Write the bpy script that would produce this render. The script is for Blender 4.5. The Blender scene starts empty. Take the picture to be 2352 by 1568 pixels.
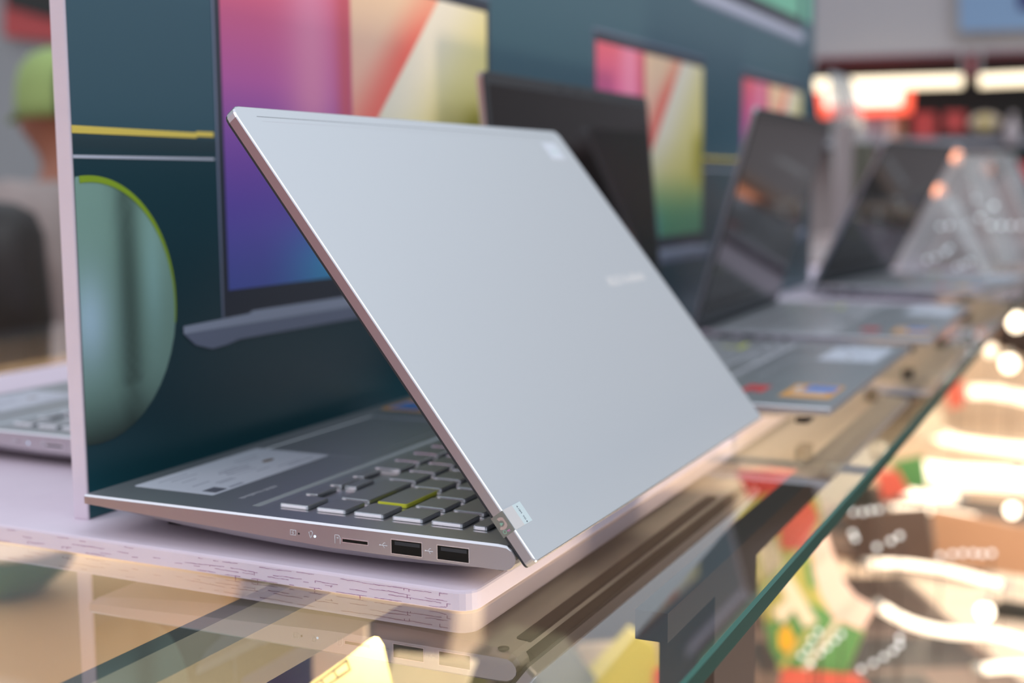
import bpy, bmesh, math, random
import numpy as np
from mathutils import Vector, Matrix
random.seed(4)
SC = bpy.context.scene
COL = SC.collection

# ------------------------------------------------------------------ camera, world, lights, exposure
CAM = np.array([0.40765, -0.42726, 0.13279]); YAW, PITCH, ROLL, FPX = -0.43989, 0.11988, -0.0077, 3026.78
_f = np.array([math.sin(YAW)*math.cos(PITCH), math.cos(YAW)*math.cos(PITCH), -math.sin(PITCH)])
_r = np.array([math.cos(YAW), -math.sin(YAW), 0.0]); _u = np.cross(_r, _f)
RT = _r*math.cos(ROLL)+_u*math.sin(ROLL); UP = -_r*math.sin(ROLL)+_u*math.cos(ROLL); FW = _f
cam = bpy.data.objects.new('camera', bpy.data.cameras.new('camera')); COL.objects.link(cam)
cam.matrix_world = Matrix(((RT[0], UP[0], -FW[0], CAM[0]), (RT[1], UP[1], -FW[1], CAM[1]), (RT[2], UP[2], -FW[2], CAM[2]), (0, 0, 0, 1)))
cam.data.sensor_width = 36; cam.data.lens = 36*FPX/2352; cam.data.clip_start = 0.01; cam.data.clip_end = 60
cam.data.dof.use_dof = True; cam.data.dof.focus_distance = 0.505; cam.data.dof.aperture_fstop = 5.8
SC.camera = cam
SC.view_settings.view_transform = 'Standard'; SC.view_settings.look = 'None'
SC.view_settings.exposure = 0.0; SC.view_settings.gamma = 1.0
try: SC.view_settings.use_curve_mapping = False
except Exception: pass

W_ = bpy.data.worlds.new('World'); SC.world = W_; W_.use_nodes = True
nt = W_.node_tree; bg = nt.nodes['Background']
tc = nt.nodes.new('ShaderNodeTexCoord'); sx = nt.nodes.new('ShaderNodeSeparateXYZ'); rp = nt.nodes.new('ShaderNodeValToRGB')
nt.links.new(tc.outputs['Generated'], sx.inputs[0])
mr = nt.nodes.new('ShaderNodeMapRange'); mr.inputs[1].default_value = -1; mr.inputs[2].default_value = 1
nt.links.new(sx.outputs['Z'], mr.inputs[0]); nt.links.new(mr.outputs[0], rp.inputs[0])
rp.color_ramp.elements[0].position = .42; rp.color_ramp.elements[0].color = (.30, .27, .27, 1)
rp.color_ramp.elements[1].position = .85; rp.color_ramp.elements[1].color = (.80, .88, 1.0, 1)
e = rp.color_ramp.elements.new(.55); e.color = (.52, .53, .57, 1)
nt.links.new(rp.outputs[0], bg.inputs[0]); bg.inputs[1].default_value = 1.0

def area(name, loc, target, size, power, color):
    l = bpy.data.lights.new(name, 'AREA'); l.shape = 'RECTANGLE'; l.size, l.size_y = size; l.energy = power; l.color = color
    o = bpy.data.objects.new(name, l); COL.objects.link(o); o.location = loc
    o.rotation_euler = (Vector(target)-Vector(loc)).to_track_quat('-Z', 'Y').to_euler(); return o
_a = area
def area(*a):
    o = _a(*a)
    if a[0] == 'case_light': o.rotation_euler = (0, 0, math.pi/2)
    return o
area('sky_opening_light', (2.2, 0.6, 2.6), (0, .5, 0), (2.5, 2.5), 42, (.86, .93, 1.0))
area('tent_light', (-1.6, -2.2, 2.2), (0, .4, 0), (2.0, 2.0), 26, (1.0, .90, .93))
area('low_warm_fill', (.95, .30, -.95), (.18, .35, -.02), (.5, 1.2), 34, (1.0, .76, .52))  # added unseen warm fill from low down, for slab edge and laptop undersides
area('case_light', (.1, 1.1, -.062), (.1, 1.1, -1), (3.4, .03), 8, (1.0, .80, .58))
area('case_light', (-.62, 1.0, -.062), (-.5, 1.0, -1), (3.6, .2), 12, (1.0, .80, .58))
area('case_light', (.235, 1.9, -.062), (.15, 1.9, -1), (2.4, .02), 2.5, (1.0, .82, .62))

# ------------------------------------------------------------------ helpers
def at(px, py, axis, val):
    d = FW+RT*(px-1176)/FPX-UP*(py-784)/FPX
    t = (val-CAM[axis])/d[axis]; return Vector(CAM+t*d)
def lin(r, g, b):
    return tuple((c/255/12.92 if c/255 <= .04045 else ((c/255+.055)/1.055)**2.4) for c in (r, g, b))+(1,)

class MB:
    def __init__(s): s.v = []; s.f = []; s.m = []; s.sm = []
    def quad(s, pts, m=0):
        b = len(s.v); s.v += [tuple(p) for p in pts]; s.f.append(tuple(range(b, b+len(pts)))); s.m.append(m); s.sm.append(False); return s
    def box(s, x0, x1, y0, y1, z0, z1, m=0, T=None):
        return s.hull8([(x0, y0, z0), (x1, y0, z0), (x1, y1, z0), (x0, y1, z0)], [(x0, y0, z1), (x1, y0, z1), (x1, y1, z1), (x0, y1, z1)], m, T)
    def hull8(s, lo, hi, m=0, T=None):
        n = len(lo); b = len(s.v); pts = list(lo)+list(hi)
        if T: pts = [T @ Vector(p) for p in pts]
        s.v += [tuple(p) for p in pts]
        fs = [tuple(b+i for i in range(n))[::-1], tuple(b+n+i for i in range(n))]
        fs += [(b+i, b+(i+1) % n, b+n+(i+1) % n, b+n+i) for i in range(n)]
        s.f += fs; s.m += [m]*len(fs); s.sm += [False]*len(fs); return s
    def key(s, x0, x1, y0, y1, z0, z1, r=.0012, ins=.0005, m=0, T=None):   # rounded slab with a small top bevel
        def ring(i, z):
            o = []
            for cx, cy, a0 in ((x1-r, y1-r, 0), (x0+r, y1-r, 90), (x0+r, y0+r, 180), (x1-r, y0+r, 270)):
                for k in range(3):
                    a = math.radians(a0+45*k); o.append((cx+(r-i)*math.cos(a), cy+(r-i)*math.sin(a), z))
            return o
        rings = [ring(0, z0), ring(0, z1-ins*.7), ring(ins, z1)]
        return s.loft(rings, m, T)
    def loft(s, rings, m=0, T=None, cap=True, smooth=False):
        n = len(rings[0]); b = len(s.v)
        for r in rings:
            s.v += [tuple(T @ Vector(p)) if T else tuple(p) for p in r]
        for k in range(len(rings)-1):
            for i in range(n):
                s.f.append((b+k*n+i, b+k*n+(i+1) % n, b+(k+1)*n+(i+1) % n, b+(k+1)*n+i)); s.m.append(m); s.sm.append(smooth)
        if cap:
            s.f.append(tuple(b+i for i in range(n))[::-1]); s.f.append(tuple(b+(len(rings)-1)*n+i for i in range(n))); s.m += [m, m]; s.sm += [False, False]
        return s
    def tube(s, pts, rad, seg=12, m=0, smooth=True):
        pts = [Vector(p) for p in pts]; rings = []
        for i, p in enumerate(pts):
            t = (pts[min(i+1, len(pts)-1)]-pts[max(i-1, 0)]).normalized()
            a = t.cross(Vector((0, 0, 1)) if abs(t.z) < .9 else Vector((1, 0, 0))).normalized(); c = t.cross(a)
            rr = rad[i] if isinstance(rad, (list, tuple)) else rad
            rings.append([p+a*rr*math.cos(2*math.pi*k/seg)+c*rr*math.sin(2*math.pi*k/seg) for k in range(seg)])
        return s.loft(rings, m, smooth=smooth)
    def lathe(s, c, prof, seg=24, m=0, axis=Vector((0, 0, 1)), sq=(1, 1)):
        c = Vector(c); q = Vector((0, 0, 1)).rotation_difference(axis)
        rings = [[c+q @ Vector((r*math.cos(2*math.pi*k/seg)*sq[0], r*math.sin(2*math.pi*k/seg)*sq[1], z)) for k in range(seg)] for r, z in prof]
        return s.loft(rings, m, smooth=True)
    def mesh(s, name):
        me = bpy.data.meshes.new(name); me.from_pydata(s.v, [], s.f); me.polygons.foreach_set('material_index', s.m)
        me.polygons.foreach_set('use_smooth', s.sm); me.update(); return me
    def build(s, name, mats, parent=None, label=None):
        me = s.mesh(name)
        bm = bmesh.new(); bm.from_mesh(me); bmesh.ops.recalc_face_normals(bm, faces=bm.faces); bm.to_mesh(me); bm.free()
        for m in (mats if isinstance(mats, (list, tuple)) else [mats]): me.materials.append(M[m])
        o = bpy.data.objects.new(name, me); COL.objects.link(o)
        if parent is not None: o.parent = parent
        if label: o['label'] = label
        return o
def tag(o, label=None, cat=None, group=None, kind=None):
    if label: o['label'] = label
    if cat: o['category'] = cat
    if group: o['group'] = group
    if kind: o['kind'] = kind
    return o
def empty(name, loc=(0, 0, 0), rz=0):
    o = bpy.data.objects.new(name, None); COL.objects.link(o); o.location = loc; o.rotation_euler = (0, 0, rz); o.empty_display_size = .02; return o
def copy_tree(o, parent=None):
    c = o.copy(); COL.objects.link(c)
    if parent is not None: c.parent = parent
    for ch in [x for x in KIDS.get(o.name, [])]: copy_tree(ch, c)
    return c
KIDS = {}
def kids_index():
    KIDS.clear()
    for o in bpy.data.objects:
        if o.parent: KIDS.setdefault(o.parent.name, []).append(o)
def text_mesh(body, size, T, name, mat, parent, ext=.00003, bold=0.0, align='CENTER'):
    cu = bpy.data.curves.new(name, 'FONT'); cu.body = body; cu.size = size; cu.extrude = ext; cu.offset = bold; cu.align_x = align; cu.align_y = 'CENTER'; cu.resolution_u = 2
    t = bpy.data.objects.new(name, cu); COL.objects.link(t)
    dg = bpy.context.evaluated_depsgraph_get(); dg.update(); me = bpy.data.meshes.new_from_object(t.evaluated_get(dg)); me.transform(T)
    bpy.data.objects.remove(t); me.materials.clear(); me.materials.append(M[mat])
    o = bpy.data.objects.new(name, me); COL.objects.link(o)
    if parent is not None: o.parent = parent
    return o

# ------------------------------------------------------------------ materials
M = {}
def mat(name, col, rough=.5, metal=0.0, emit=None, es=0.0, bump=0.0, bscale=200, vary=0.0, vscale=20, coat=0.0, spec=.5, attr=None):
    m = bpy.data.materials.new(name); m.use_nodes = True; n = m.node_tree.nodes; L = m.node_tree.links; b = n['Principled BSDF']
    c = col if len(col) == 4 else tuple(col)+(1,)
    b.inputs['Base Color'].default_value = c; b.inputs['Roughness'].default_value = rough; b.inputs['Metallic'].default_value = metal
    b.inputs['Specular IOR Level'].default_value = spec; b.inputs['Coat Weight'].default_value = coat
    if emit: b.inputs['Emission Color'].default_value = tuple(emit[:3])+(1,); b.inputs['Emission Strength'].default_value = es
    tcn = n.new('ShaderNodeTexCoord')
    if attr:
        a = n.new('ShaderNodeAttribute'); a.attribute_name = attr; L.new(a.outputs['Color'], b.inputs['Base Color'])
    elif vary:
        nz = n.new('ShaderNodeTexNoise'); nz.inputs['Scale'].default_value = vscale; nz.inputs['Detail'].default_value = 4
        L.new(tcn.outputs['Object'], nz.inputs['Vector'])
        mx = n.new('ShaderNodeMixRGB'); mx.inputs[1].default_value = tuple(x*(1-vary) for x in c[:3])+(1,); mx.inputs[2].default_value = tuple(min(1, x*(1+vary)) for x in c[:3])+(1,)
        L.new(nz.outputs['Fac'], mx.inputs[0]); L.new(mx.outputs[0], b.inputs['Base Color'])
    if bump:
        nz = n.new('ShaderNodeTexNoise'); nz.inputs['Scale'].default_value = bscale; nz.inputs['Detail'].default_value = 3
        L.new(tcn.outputs['Object'], nz.inputs['Vector'])
        bp_ = n.new('ShaderNodeBump'); bp_.inputs['Strength'].default_value = bump; bp_.inputs['Distance'].default_value = .0005
        L.new(nz.outputs['Fac'], bp_.inputs['Height']); L.new(bp_.outputs[0], b.inputs['Normal'])
    M[name] = m; return m
def glassy(name, tint, ior=1.5, boost=1.0, rough=0.0, haze=0.0, hazecol=(.8, .8, .8, 1), glosscol=(1, 1, 1, 1)):
    m = bpy.data.materials.new(name); m.use_nodes = True; n = m.node_tree.nodes; L = m.node_tree.links
    for x in list(n): n.remove(x)
    out = n.new('ShaderNodeOutputMaterial'); tr = n.new('ShaderNodeBsdfTransparent'); gl = n.new('ShaderNodeBsdfGlossy'); mx = n.new('ShaderNodeMixShader')
    tr.inputs[0].default_value = tint; gl.inputs['Roughness'].default_value = rough; gl.inputs['Color'].default_value = glosscol
    fr = n.new('ShaderNodeFresnel'); fr.inputs[0].default_value = ior
    geo = n.new('ShaderNodeNewGeometry'); inv = n.new('ShaderNodeMixRGB')
    ml = n.new('ShaderNodeMath'); ml.operation = 'MULTIPLY'; ml.inputs[1].default_value = boost; ml.use_clamp = True
    bf = n.new('ShaderNodeMath'); bf.operation = 'SUBTRACT'; bf.inputs[0].default_value = 1.0; L.new(geo.outputs['Backfacing'], bf.inputs[1])
    m2 = n.new('ShaderNodeMath'); m2.operation = 'MULTIPLY'; n.remove(inv)
    L.new(fr.outputs[0], ml.inputs[0]); L.new(ml.outputs[0], m2.inputs[0]); L.new(bf.outputs[0], m2.inputs[1])
    L.new(m2.outputs[0], mx.inputs[0])
    if haze:
        df = n.new('ShaderNodeBsdfDiffuse'); df.inputs[0].default_value = hazecol; mh = n.new('ShaderNodeMixShader'); mh.inputs[0].default_value = haze
        L.new(tr.outputs[0], mh.inputs[1]); L.new(df.outputs[0], mh.inputs[2]); L.new(mh.outputs[0], mx.inputs[1])
    else: L.new(tr.outputs[0], mx.inputs[1])
    L.new(gl.outputs[0], mx.inputs[2]); L.new(mx.outputs[0], out.inputs[0]); M[name] = m; return m

mat('silver_lid', (.64, .67, .70), .42, .55, bump=.03, bscale=1500)
mat('silver', (.55, .53, .56), .30, .85, bump=.03, bscale=1500)
mat('silver_edge', (.86, .85, .88), .22, .8)
mat('silver_deck', (.50, .53, .555), .36, .85, bump=.04, bscale=1500)
mat('key_silver', (.42, .44, .46), .38, .75)
mat('key_legend', (.05, .05, .06), .6)
mat('key_yellow', (.80, .84, .06), .35)
mat('keyboard_well', (.16, .17, .18), .5, .5)
mat('black_rubber', (.015, .014, .016), .6)
mat('port_black', (.008, .007, .006), .5, spec=.15)
mat('screen_glass', (.012, .010, .010), .07, spec=.2)
mat('bezel', (.035, .038, .044), .4, spec=.3)
mat('label_white', (.66, .70, .78), .35)
mat('label_ink', (.10, .11, .14), .6)
mat('label_ink_light', (.33, .35, .42), .6)
mat('label_brown', (.16, .10, .05), .6)
mat('print_white', (.80, .82, .86), .4)
mat('print_grey', (.50, .52, .56), .4)
mat('logo_silver', (.78, .76, .75), .4)
mat('led_blue', (.55, .75, 1), .3, emit=(.6, .8, 1), es=1.2)
mat('sticker_blue', (.10, .25, .62), .4)
mat('sticker_orange', (.75, .36, .08), .4)
mat('sticker_red', (.62, .05, .05), .4)
mat('holo', (.36, .40, .38), .22, .8)
mat('holo_light', (.72, .60, .58), .25, .7)
mat('holo_green', (.35, .65, .52), .3, .4)
mat('holo_pink', (.85, .30, .70), .3, .3)
mat('sticker_pale', (.60, .70, .72), .35)
mat('sticker_cream', (.62, .60, .60), .35)
mat('pink_paint', (.76, .66, .75), .55, vary=.04, vscale=60, bump=.12, bscale=300)
mat('pink_crack', (.34, .14, .27), .8)
mat('poster', (.5, .5, .5), .32, attr='Col', spec=.5)
mat('poster_yellow', lin(240, 212, 98), .35)
mat('poster_white', lin(205, 208, 222), .35)
mat('poster_silver', lin(172, 180, 202), .35)
mat('poster_silver_dark', lin(128, 136, 160), .35)
mat('poster_bezel', lin(56, 60, 72), .35)
mat('rail_beige', (.42, .36, .25), .4, .3, vary=.05, vscale=30)
mat('rail_dark', (.06, .065, .055), .5)
mat('dark_wood', (.045, .03, .025), .5)
mat('alu_bar', (.42, .44, .44), .35, .6)
mat('case_wood', (.70, .50, .30), .55, vary=.12, vscale=8)
mat('case_floor', (.80, .66, .52), .5, vary=.18, vscale=6)
mat('cream_panel', (.66, .56, .46), .4)
mat('green_ring', (.05, .16, .07), .3)
mat('card_yellow', (.95, .82, .36), .45, emit=(1, .86, .42), es=.12)  # faint glow added to the card itself, on top of its own yellow
mat('card_dark', (.22, .17, .06), .5)
mat('flyer_green', (.13, .36, .13), .35); mat('flyer_yellow', (.75, .68, .16), .4); mat('flyer_orange', (.90, .52, .05), .4); mat('flyer_red', (.75, .16, .12), .4)
mat('flyer_pale', (.85, .80, .66), .4); mat('flyer_pink', (.85, .66, .60), .4)
mat('led_warm', (1, .9, .75), .4, emit=(1, .86, .68), es=1.7)
mat('led_bulb', (1, .95, .85), .4, emit=(1, .86, .66), es=4.5)
mat('lamp_warm', (1, .9, .7), .4, emit=(1, .82, .55), es=1.7)
mat('lamp_red', (1, .2, .1), .4, emit=(1, .09, .05), es=1.3)
mat('lamp_white', (1, .95, .9), .4, emit=(1, .86, .70), es=1.6)
mat('lamp_orange', (1, .5, .3), .4, emit=(1, .36, .20), es=2.2)
mat('glint_cool', (.75, .82, .86), .3, emit=(.80, .90, 1), es=.9)  # glow of the discs that take the place of lamp reflections
mat('case_laptop', (.17, .125, .11), .4, .2)
mat('case_dark', (.07, .075, .06), .5)
mat('case_screen', (.08, .06, .055), .45, spec=.2)
mat('flyer_lime2', (.52, .54, .17), .4)
mat('wall_grey', (.40, .41, .42), .8, vary=.03, vscale=2)
mat('fascia', (.44, .43, .45), .6); mat('fascia_red', (.16, .03, .04), .6); mat('soffit', (.045, .03, .03), .7); mat('shelf_black', (.03, .032, .03), .6)
mat('sign_blue', (.22, .36, .56), .5); mat('sign_navy', (.03, .04, .16), .5); mat('sign_frame', (.34, .32, .31), .5); mat('red_flag', (.34, .05, .07), .5)
mat('box_grey', (.36, .37, .42), .5); mat('box_red', (.55, .07, .07), .5); mat('box_yellow', (.62, .52, .20), .5); mat('box_gold', (.44, .25, .15), .5)
mat('bottle_white', (.55, .50, .53), .4); mat('teal_dark', (.02, .035, .045), .6)
mat('floor_tile', (.30, .28, .27), .5, vary=.1, vscale=3)
mat('tent_red', (.62, .10, .10), .7)
mat('skin', (.34, .13, .075), .5, vary=.06, vscale=25); mat('cap_green', (.33, .46, .15), .7, vary=.12, vscale=30); mat('cap_dark', (.05, .055, .05), .7)
mat('shirt_grey', (.36, .30, .28), .85, vary=.12, vscale=18); mat('hair', (.018, .014, .011), .5, vary=.3, vscale=60); mat('hair_brown', (.030, .024, .016), .6)
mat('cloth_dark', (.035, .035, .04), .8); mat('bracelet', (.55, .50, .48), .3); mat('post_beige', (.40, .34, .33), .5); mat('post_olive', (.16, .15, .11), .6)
mat('eye_white', (.7, .7, .68), .3); mat('eye_dark', (.02, .015, .01), .3); mat('lips', (.35, .11, .09), .5)
glassy('glass_top', (.92, .935, .915, 1), 1.5, 1.7)
glassy('glass_under', (.96, .985, .97, 1), 1.5, .0)
glassy('acrylic', (.93, .94, .94, 1), 1.5, .7, .12, haze=.34, hazecol=(.85, .86, .86, 1))
mat('glass_edge', (.004, .034, .026), .25, .0, spec=.2)
mat('glass_edge_light', (.05, .15, .12), .2, .0, spec=.5)
mat('underside', (.42, .41, .41), .55, .2)
mat('glass_edge_beige', (.30, .27, .20), .3)
# crackle in the painted plywood edge
m = M['pink_paint']

# ------------------------------------------------------------------ the setting
def struct(name, mb, m, label=None):
    o = mb.build(name, m); o['kind'] = 'structure'
    if label: o['label'] = label
    return o
GZ = -.0265                       # glass top surface
SHZ = -.470                       # shelf inside the case
FLOOR = -1.1
struct('floor', MB().box(-8, 4, -4, 7, FLOOR-.05, FLOOR), 'floor_tile')
struct('wall_back', MB().box(-8, 3.5, 5.6, 5.7, FLOOR, 3.0), 'wall_grey')
struct('wall_front', MB().box(-5.5, -1.3, -3.1, -3.0, FLOOR, 1.5), 'tent_red')

# ------------------------------------------------------------------ the glass showcase
case = tag(empty('display_showcase', (0.0, .8, FLOOR)), 'long glass-topped display showcase that carries the pink base board and laptops', 'showcase')
def cpart(mb, name, m, label=None):
    mb.v = [(x, y-.8, z-FLOOR) for x, y, z in mb.v]; return mb.build(name, m, case, label)
y0, y1 = -.75, 3.2
g = MB()
xe = lambda y: .2835-.0045*max(0, y)-.0022*max(0, y-1)**2
ys = [y0, -.3, 0, .3, .6, 1, 1.5, 2, 2.6, y1]
for a, b in zip(ys[:-1], ys[1:]):
    xa, xb = xe(a), xe(b)
    g.quad([(-.73, a, GZ), (xa-.0008, a, GZ), (xb-.0008, b, GZ), (-.73, b, GZ)], 0)
    g.quad([(-.73, a, GZ-.0085), (-.73, b, GZ-.0085), (xb-.0008, b, GZ-.0085), (xa-.0008, a, GZ-.0085)], 1)
    g.quad([(xa-.0008, a, GZ), (xa+.0004, a, GZ-.0012), (xb+.0004, b, GZ-.0012), (xb-.0008, b, GZ)], 3)
    g.quad([(xa+.0004, a, GZ-.0012), (xa+.0004, a, GZ-.0078), (xb+.0004, b, GZ-.0078), (xb+.0004, b, GZ-.0012)], 2)
    g.quad([(xa+.0004, a, GZ-.0078), (xa-.0008, a, GZ-.0085), (xb-.0008, b, GZ-.0085), (xb+.0004, b, GZ-.0078)], 2)
g.v = [(x, y-.8, z-FLOOR) for x, y, z in g.v]
gm = g.mesh('glass_top')
for k in ('glass_top', 'glass_under', 'glass_edge', 'glass_edge_light'): gm.materials.append(M[k])
go = bpy.data.objects.new('glass_top', gm); COL.objects.link(go); go.parent = case; go['label'] = 'clear glass slab with dark green polished edge'
ZB = GZ-.0086
cpart(MB().box(.0935, .1140, -.7, 3.1, ZB-.022, ZB), 'support_rail', 'rail_beige', 'beige metal rail under the glass')
cpart(MB().box(.0800, .0934, -.7, 3.1, ZB-.020, ZB-.002), 'rail_shade_strip', 'rail_dark')  # dark strip standing in for the shadowed side of the rail
cpart(MB().box(.236, .2495, .05, 3.1, ZB-.012, ZB), 'edge_rail', 'dark_wood', 'dark brown rail under the front edge of the glass')
for yy in (.350, .765, 1.18, 1.595):
    cpart(MB().box(.1145, .277, yy-.003, yy+.003, ZB-.004, ZB), 'cross_bar', 'alu_bar')
cpart(MB().box(.224, .2495, .115, .185, SHZ, ZB-.012), 'corner_post', 'dark_wood', 'dark brown upright post at the front')

cpart(MB().box(-.70, .36, -.7, 3.15, SHZ-.02, SHZ), 'lower_shelf', 'case_floor')
cpart(MB().box(-.72, -.70, -.7, 3.15, FLOOR, ZB), 'rear_panel', 'case_wood')
cpart(MB().box(-.70, .36, 3.13, 3.15, FLOOR, ZB), 'end_panel', 'cream_panel')
cpart(MB().box(-.70, .35, -.7, 3.13, FLOOR, SHZ-.02), 'plinth', 'dark_wood')

# wooden cabinet seen through the glass, lower left
CBX = 0
cb = tag(empty('wooden_cabinet', (-.45, .25, SHZ+.0005)), 'light wooden cabinet standing inside the showcase, lower left under the glass', 'cabinet')
c0 = at(500, 1335, 2, -.2); c1 = at(572, 1568, 2, -.2)
dv = (c1-c0).normalized(); cA = c0-dv*.16; cB = c1+dv*.12; off = Vector((-.22, -.02, 0))
lo = [cA, cB, cB+off, cA+off]
loc = Vector(cb.location)
bb = MB().hull8([Vector((p.x, p.y, SHZ+.0005))-loc for p in lo], [Vector((p.x, p.y, -.215))-loc for p in lo]); bb.build('carcass', 'case_wood', cb)
tp = MB().hull8([Vector((p.x, p.y, -.215))-loc for p in lo], [Vector((p.x, p.y, -.2))-loc for p in lo]); tp.build('top', 'case_wood', cb)
for k in range(3):
    q = c0+dv*(-.02+.085*k)+Vector((.001, 0, 0)); 
    MB().hull8([q-loc+Vector((0, 0, -.25)), q-loc+dv*.075+Vector((0, 0, -.25)), q-loc+dv*.075+Vector((-.004, 0, -.4)), q-loc+Vector((-.004, 0, -.4))],
               [q-loc+Vector((.004, 0, -.03)), q-loc+dv*.075+Vector((.004, 0, -.03)), q-loc+dv*.075+Vector((0, 0, -.03)), q-loc+Vector((0, 0, -.03))]).build('door', 'cream_panel', cb)

# bowl with green rim
bc = at(10, 1264, 2, -.165)
bowl = tag(empty('bowl', (bc.x, bc.y, -.2)), 'round bowl with dark green wall and pale rim, under the glass at far left', 'bowl')
MB().lathe((0, 0, 0), [(.012, 0), (.030, .002), (.052, .02), (.062, .04), (.060, .041), (.050, .022), (.028, .006), (.0, .005)], 32).build('body', 'green_ring', bowl)
MB().lathe((0, 0, 0), [(.0595, .040), (.0625, .0415), (.0625, .043), (.0595, .043)], 32).build('rim', 'cream_panel', bowl)
MB().lathe((0, 0, 0), [(.0, .0085), (.04, .0135), (.046, .0185), (.0, .018)], 24).build('contents', 'case_wood', bowl)

# ------------------------------------------------------------------ pink base board and upright poster board
SZ = -.0183
SX0, SX1, SY0, SY1 = -.42, .1915, -.0020, 1.92
base = tag(empty('base_board', (-.1, 1.0, GZ+.00008)), 'pink painted plywood base board lying flat on the glass counter', 'board')
ox, oy, oz = base.location
ply = MB()
r = .008
def shear(x, y): return y-(.0135*(x+.02) if y < .5 else 0)
def outline(ins):
    o = []
    for cx, cy, a0 in ((SX1-r, SY1-r, 0), (SX0+r, SY1-r, 90), (SX0+r, SY0+r, 180), (SX1-r, SY0+r, 270)):
        for k in range(6):
            a = math.radians(a0+18*k); o.append((cx+(r-ins)*math.cos(a), cy+(r-ins)*math.sin(a)))
    return o
H = SZ-GZ
prof = [(.0004, .0002), (0, .0006), (0, H*.33), (0, H*.66), (0, H-.0012), (.0003, H-.0004), (.0009, H)]
rings = [[(x-ox, shear(x, y)-oy, z) for x, y in outline(i)] for i, z in prof]
ply.loft(rings); ply.build('panel', 'pink_paint', base)
# veneer layer cracks on the two edges that show: short shallow grooves along the plies
ck = MB()
for zc in (H*.16, H*.30, H*.50, H*.74):
    x = -.06; z = zc; on = True; left = .004
    while x < .181:
        L_ = random.uniform(.0006, .0018); yc = shear(x, SY0)-oy; w = random.uniform(.00003, .00010)
        dens = .10 if x < 0 else (.35 if x < .06 else .72)
        if on: ck.hull8([(x-ox, yc-.00012, z-w), (x+L_-ox, yc-.00012, z-w), (x+L_-ox, yc+.0003, z-w), (x-ox, yc+.0003, z-w)],
                        [(x-ox, yc-.00012, z+w), (x+L_-ox, yc-.00012, z+w), (x+L_-ox, yc+.0003, z+w), (x-ox, yc+.0003, z+w)])
        if on and random.random() < .05:
            hh = random.uniform(.0005, .0014); ck.box(x-ox, x-ox+.00022, yc-.00010, yc+.0003, z-hh, z)
        x += L_; z = min(zc+.00045, max(zc-.00045, z+random.choice((0, 0, -.00012, .00012)))); left -= L_
        if left <= 0: on = random.random() < dens; left = random.uniform(.0015, .007)
ck.build('edge_crack', 'pink_crack', base)['kind'] = 'stuff'

XB = -.017; BT = .0085; BY0, BY1, BZ1 = .0205, 1.50, .62
board = tag(empty('poster_board', (XB-BT/2, .76, SZ)), 'tall upright board with pink edge and dark teal laptop poster', 'board')
bx, by, bz = board.location
bpan = MB().box(XB-BT-bx, XB-bx, BY0-by, BY1-by, 0, BZ1-SZ); po = bpan.build('panel', 'pink_paint', board)
bvm = po.modifiers.new('b', 'BEVEL'); bvm.width = .0006; bvm.segments = 2

def print_grid(name, ya, yb, za, zb, step, fn, lay, inside=None):
    ny = max(2, int(round((yb-ya)/step))+1); nz = max(2, int(round((zb-za)/step))+1)
    Y, Z = np.meshgrid(np.linspace(ya, yb, ny), np.linspace(za, zb, nz), indexing='ij')
    v = np.stack([np.full(Y.shape, XB+lay-bx), Y-by, Z-bz], -1).reshape(-1, 3)
    idx = np.arange(ny*nz).reshape(ny, nz)
    f = np.stack([idx[:-1, :-1], idx[1:, :-1], idx[1:, 1:], idx[:-1, 1:]], -1).reshape(-1, 4)
    me = bpy.data.meshes.new(name); me.from_pydata(v.tolist(), [], f.tolist())
    c = fn(Y.ravel(), Z.ravel())
    c = np.clip(c, 0, 255)/255; c = np.where(c <= .04045, c/12.92, ((c+.055)/1.055)**2.4)
    ca = me.color_attributes.new('Col', 'FLOAT_COLOR', 'POINT'); ca.data.foreach_set('color', np.concatenate([c, np.ones((len(c), 1))], 1).astype(np.float32).ravel())
    me.materials.append(M['poster']); o = bpy.data.objects.new(name, me); COL.objects.link(o); o.parent = board; return o
def mixn(a, b, t): t = np.clip(t, 0, 1)[..., None]; return np.array(a)*(1-t)+np.array(b)*t
def sm(x, a, b): t = np.clip((x-a)/(b-a), 0, 1); return t*t*(3-2*t)
def bgcol(y, z):
    up = mixn((52, 88, 102), (68, 100, 114), (z-.16)/.12)
    mid = mixn((40, 62, 70), (44, 68, 76), (z-.147)/.01)
    lo = mixn((30, 84, 94), (33, 66, 76), sm(z, -.01, .03)); lo = lo*(1-sm(z, .10, .147)[:, None]*.0)
    c = np.where((z > .158)[:, None], up, np.where((z > .147)[:, None], mid, lo)); return c
print_grid('printed_background', BY0+.001, BY1-.001, SZ+.0005, BZ1-.001, .004, bgcol, .0002)
def strips(ya, yb, stepy):
    MB().hull8([(XB+.0003-bx, a-by, b-bz) for a, b in ((ya, .1560), (stepy, .1560), (stepy, .1568), (yb, .1568), (yb, .1594), (stepy, .1594), (stepy, .1587), (ya, .1594))],
               [(XB+.0005-bx, a-by, b-bz) for a, b in ((ya, .1560), (stepy, .1560), (stepy, .1568), (yb, .1568), (yb, .1594), (stepy, .1594), (stepy, .1587), (ya, .1594))]).build('printed_stripe', 'poster_yellow', board)
    MB().hull8([(XB+.0003-bx, a-by, b-bz) for a, b in ((ya, .1450), (yb, .1453), (yb, .1464), (ya, .1465))],
               [(XB+.0005-bx, a-by, b-bz) for a, b in ((ya, .1450), (yb, .1453), (yb, .1464), (ya, .1465))]).build('printed_stripe', 'poster_white', board)
strips(BY0+.0008, .1205, .107); strips(.437, .641, .62); strips(.966, 1.112, 1.09)
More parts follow.
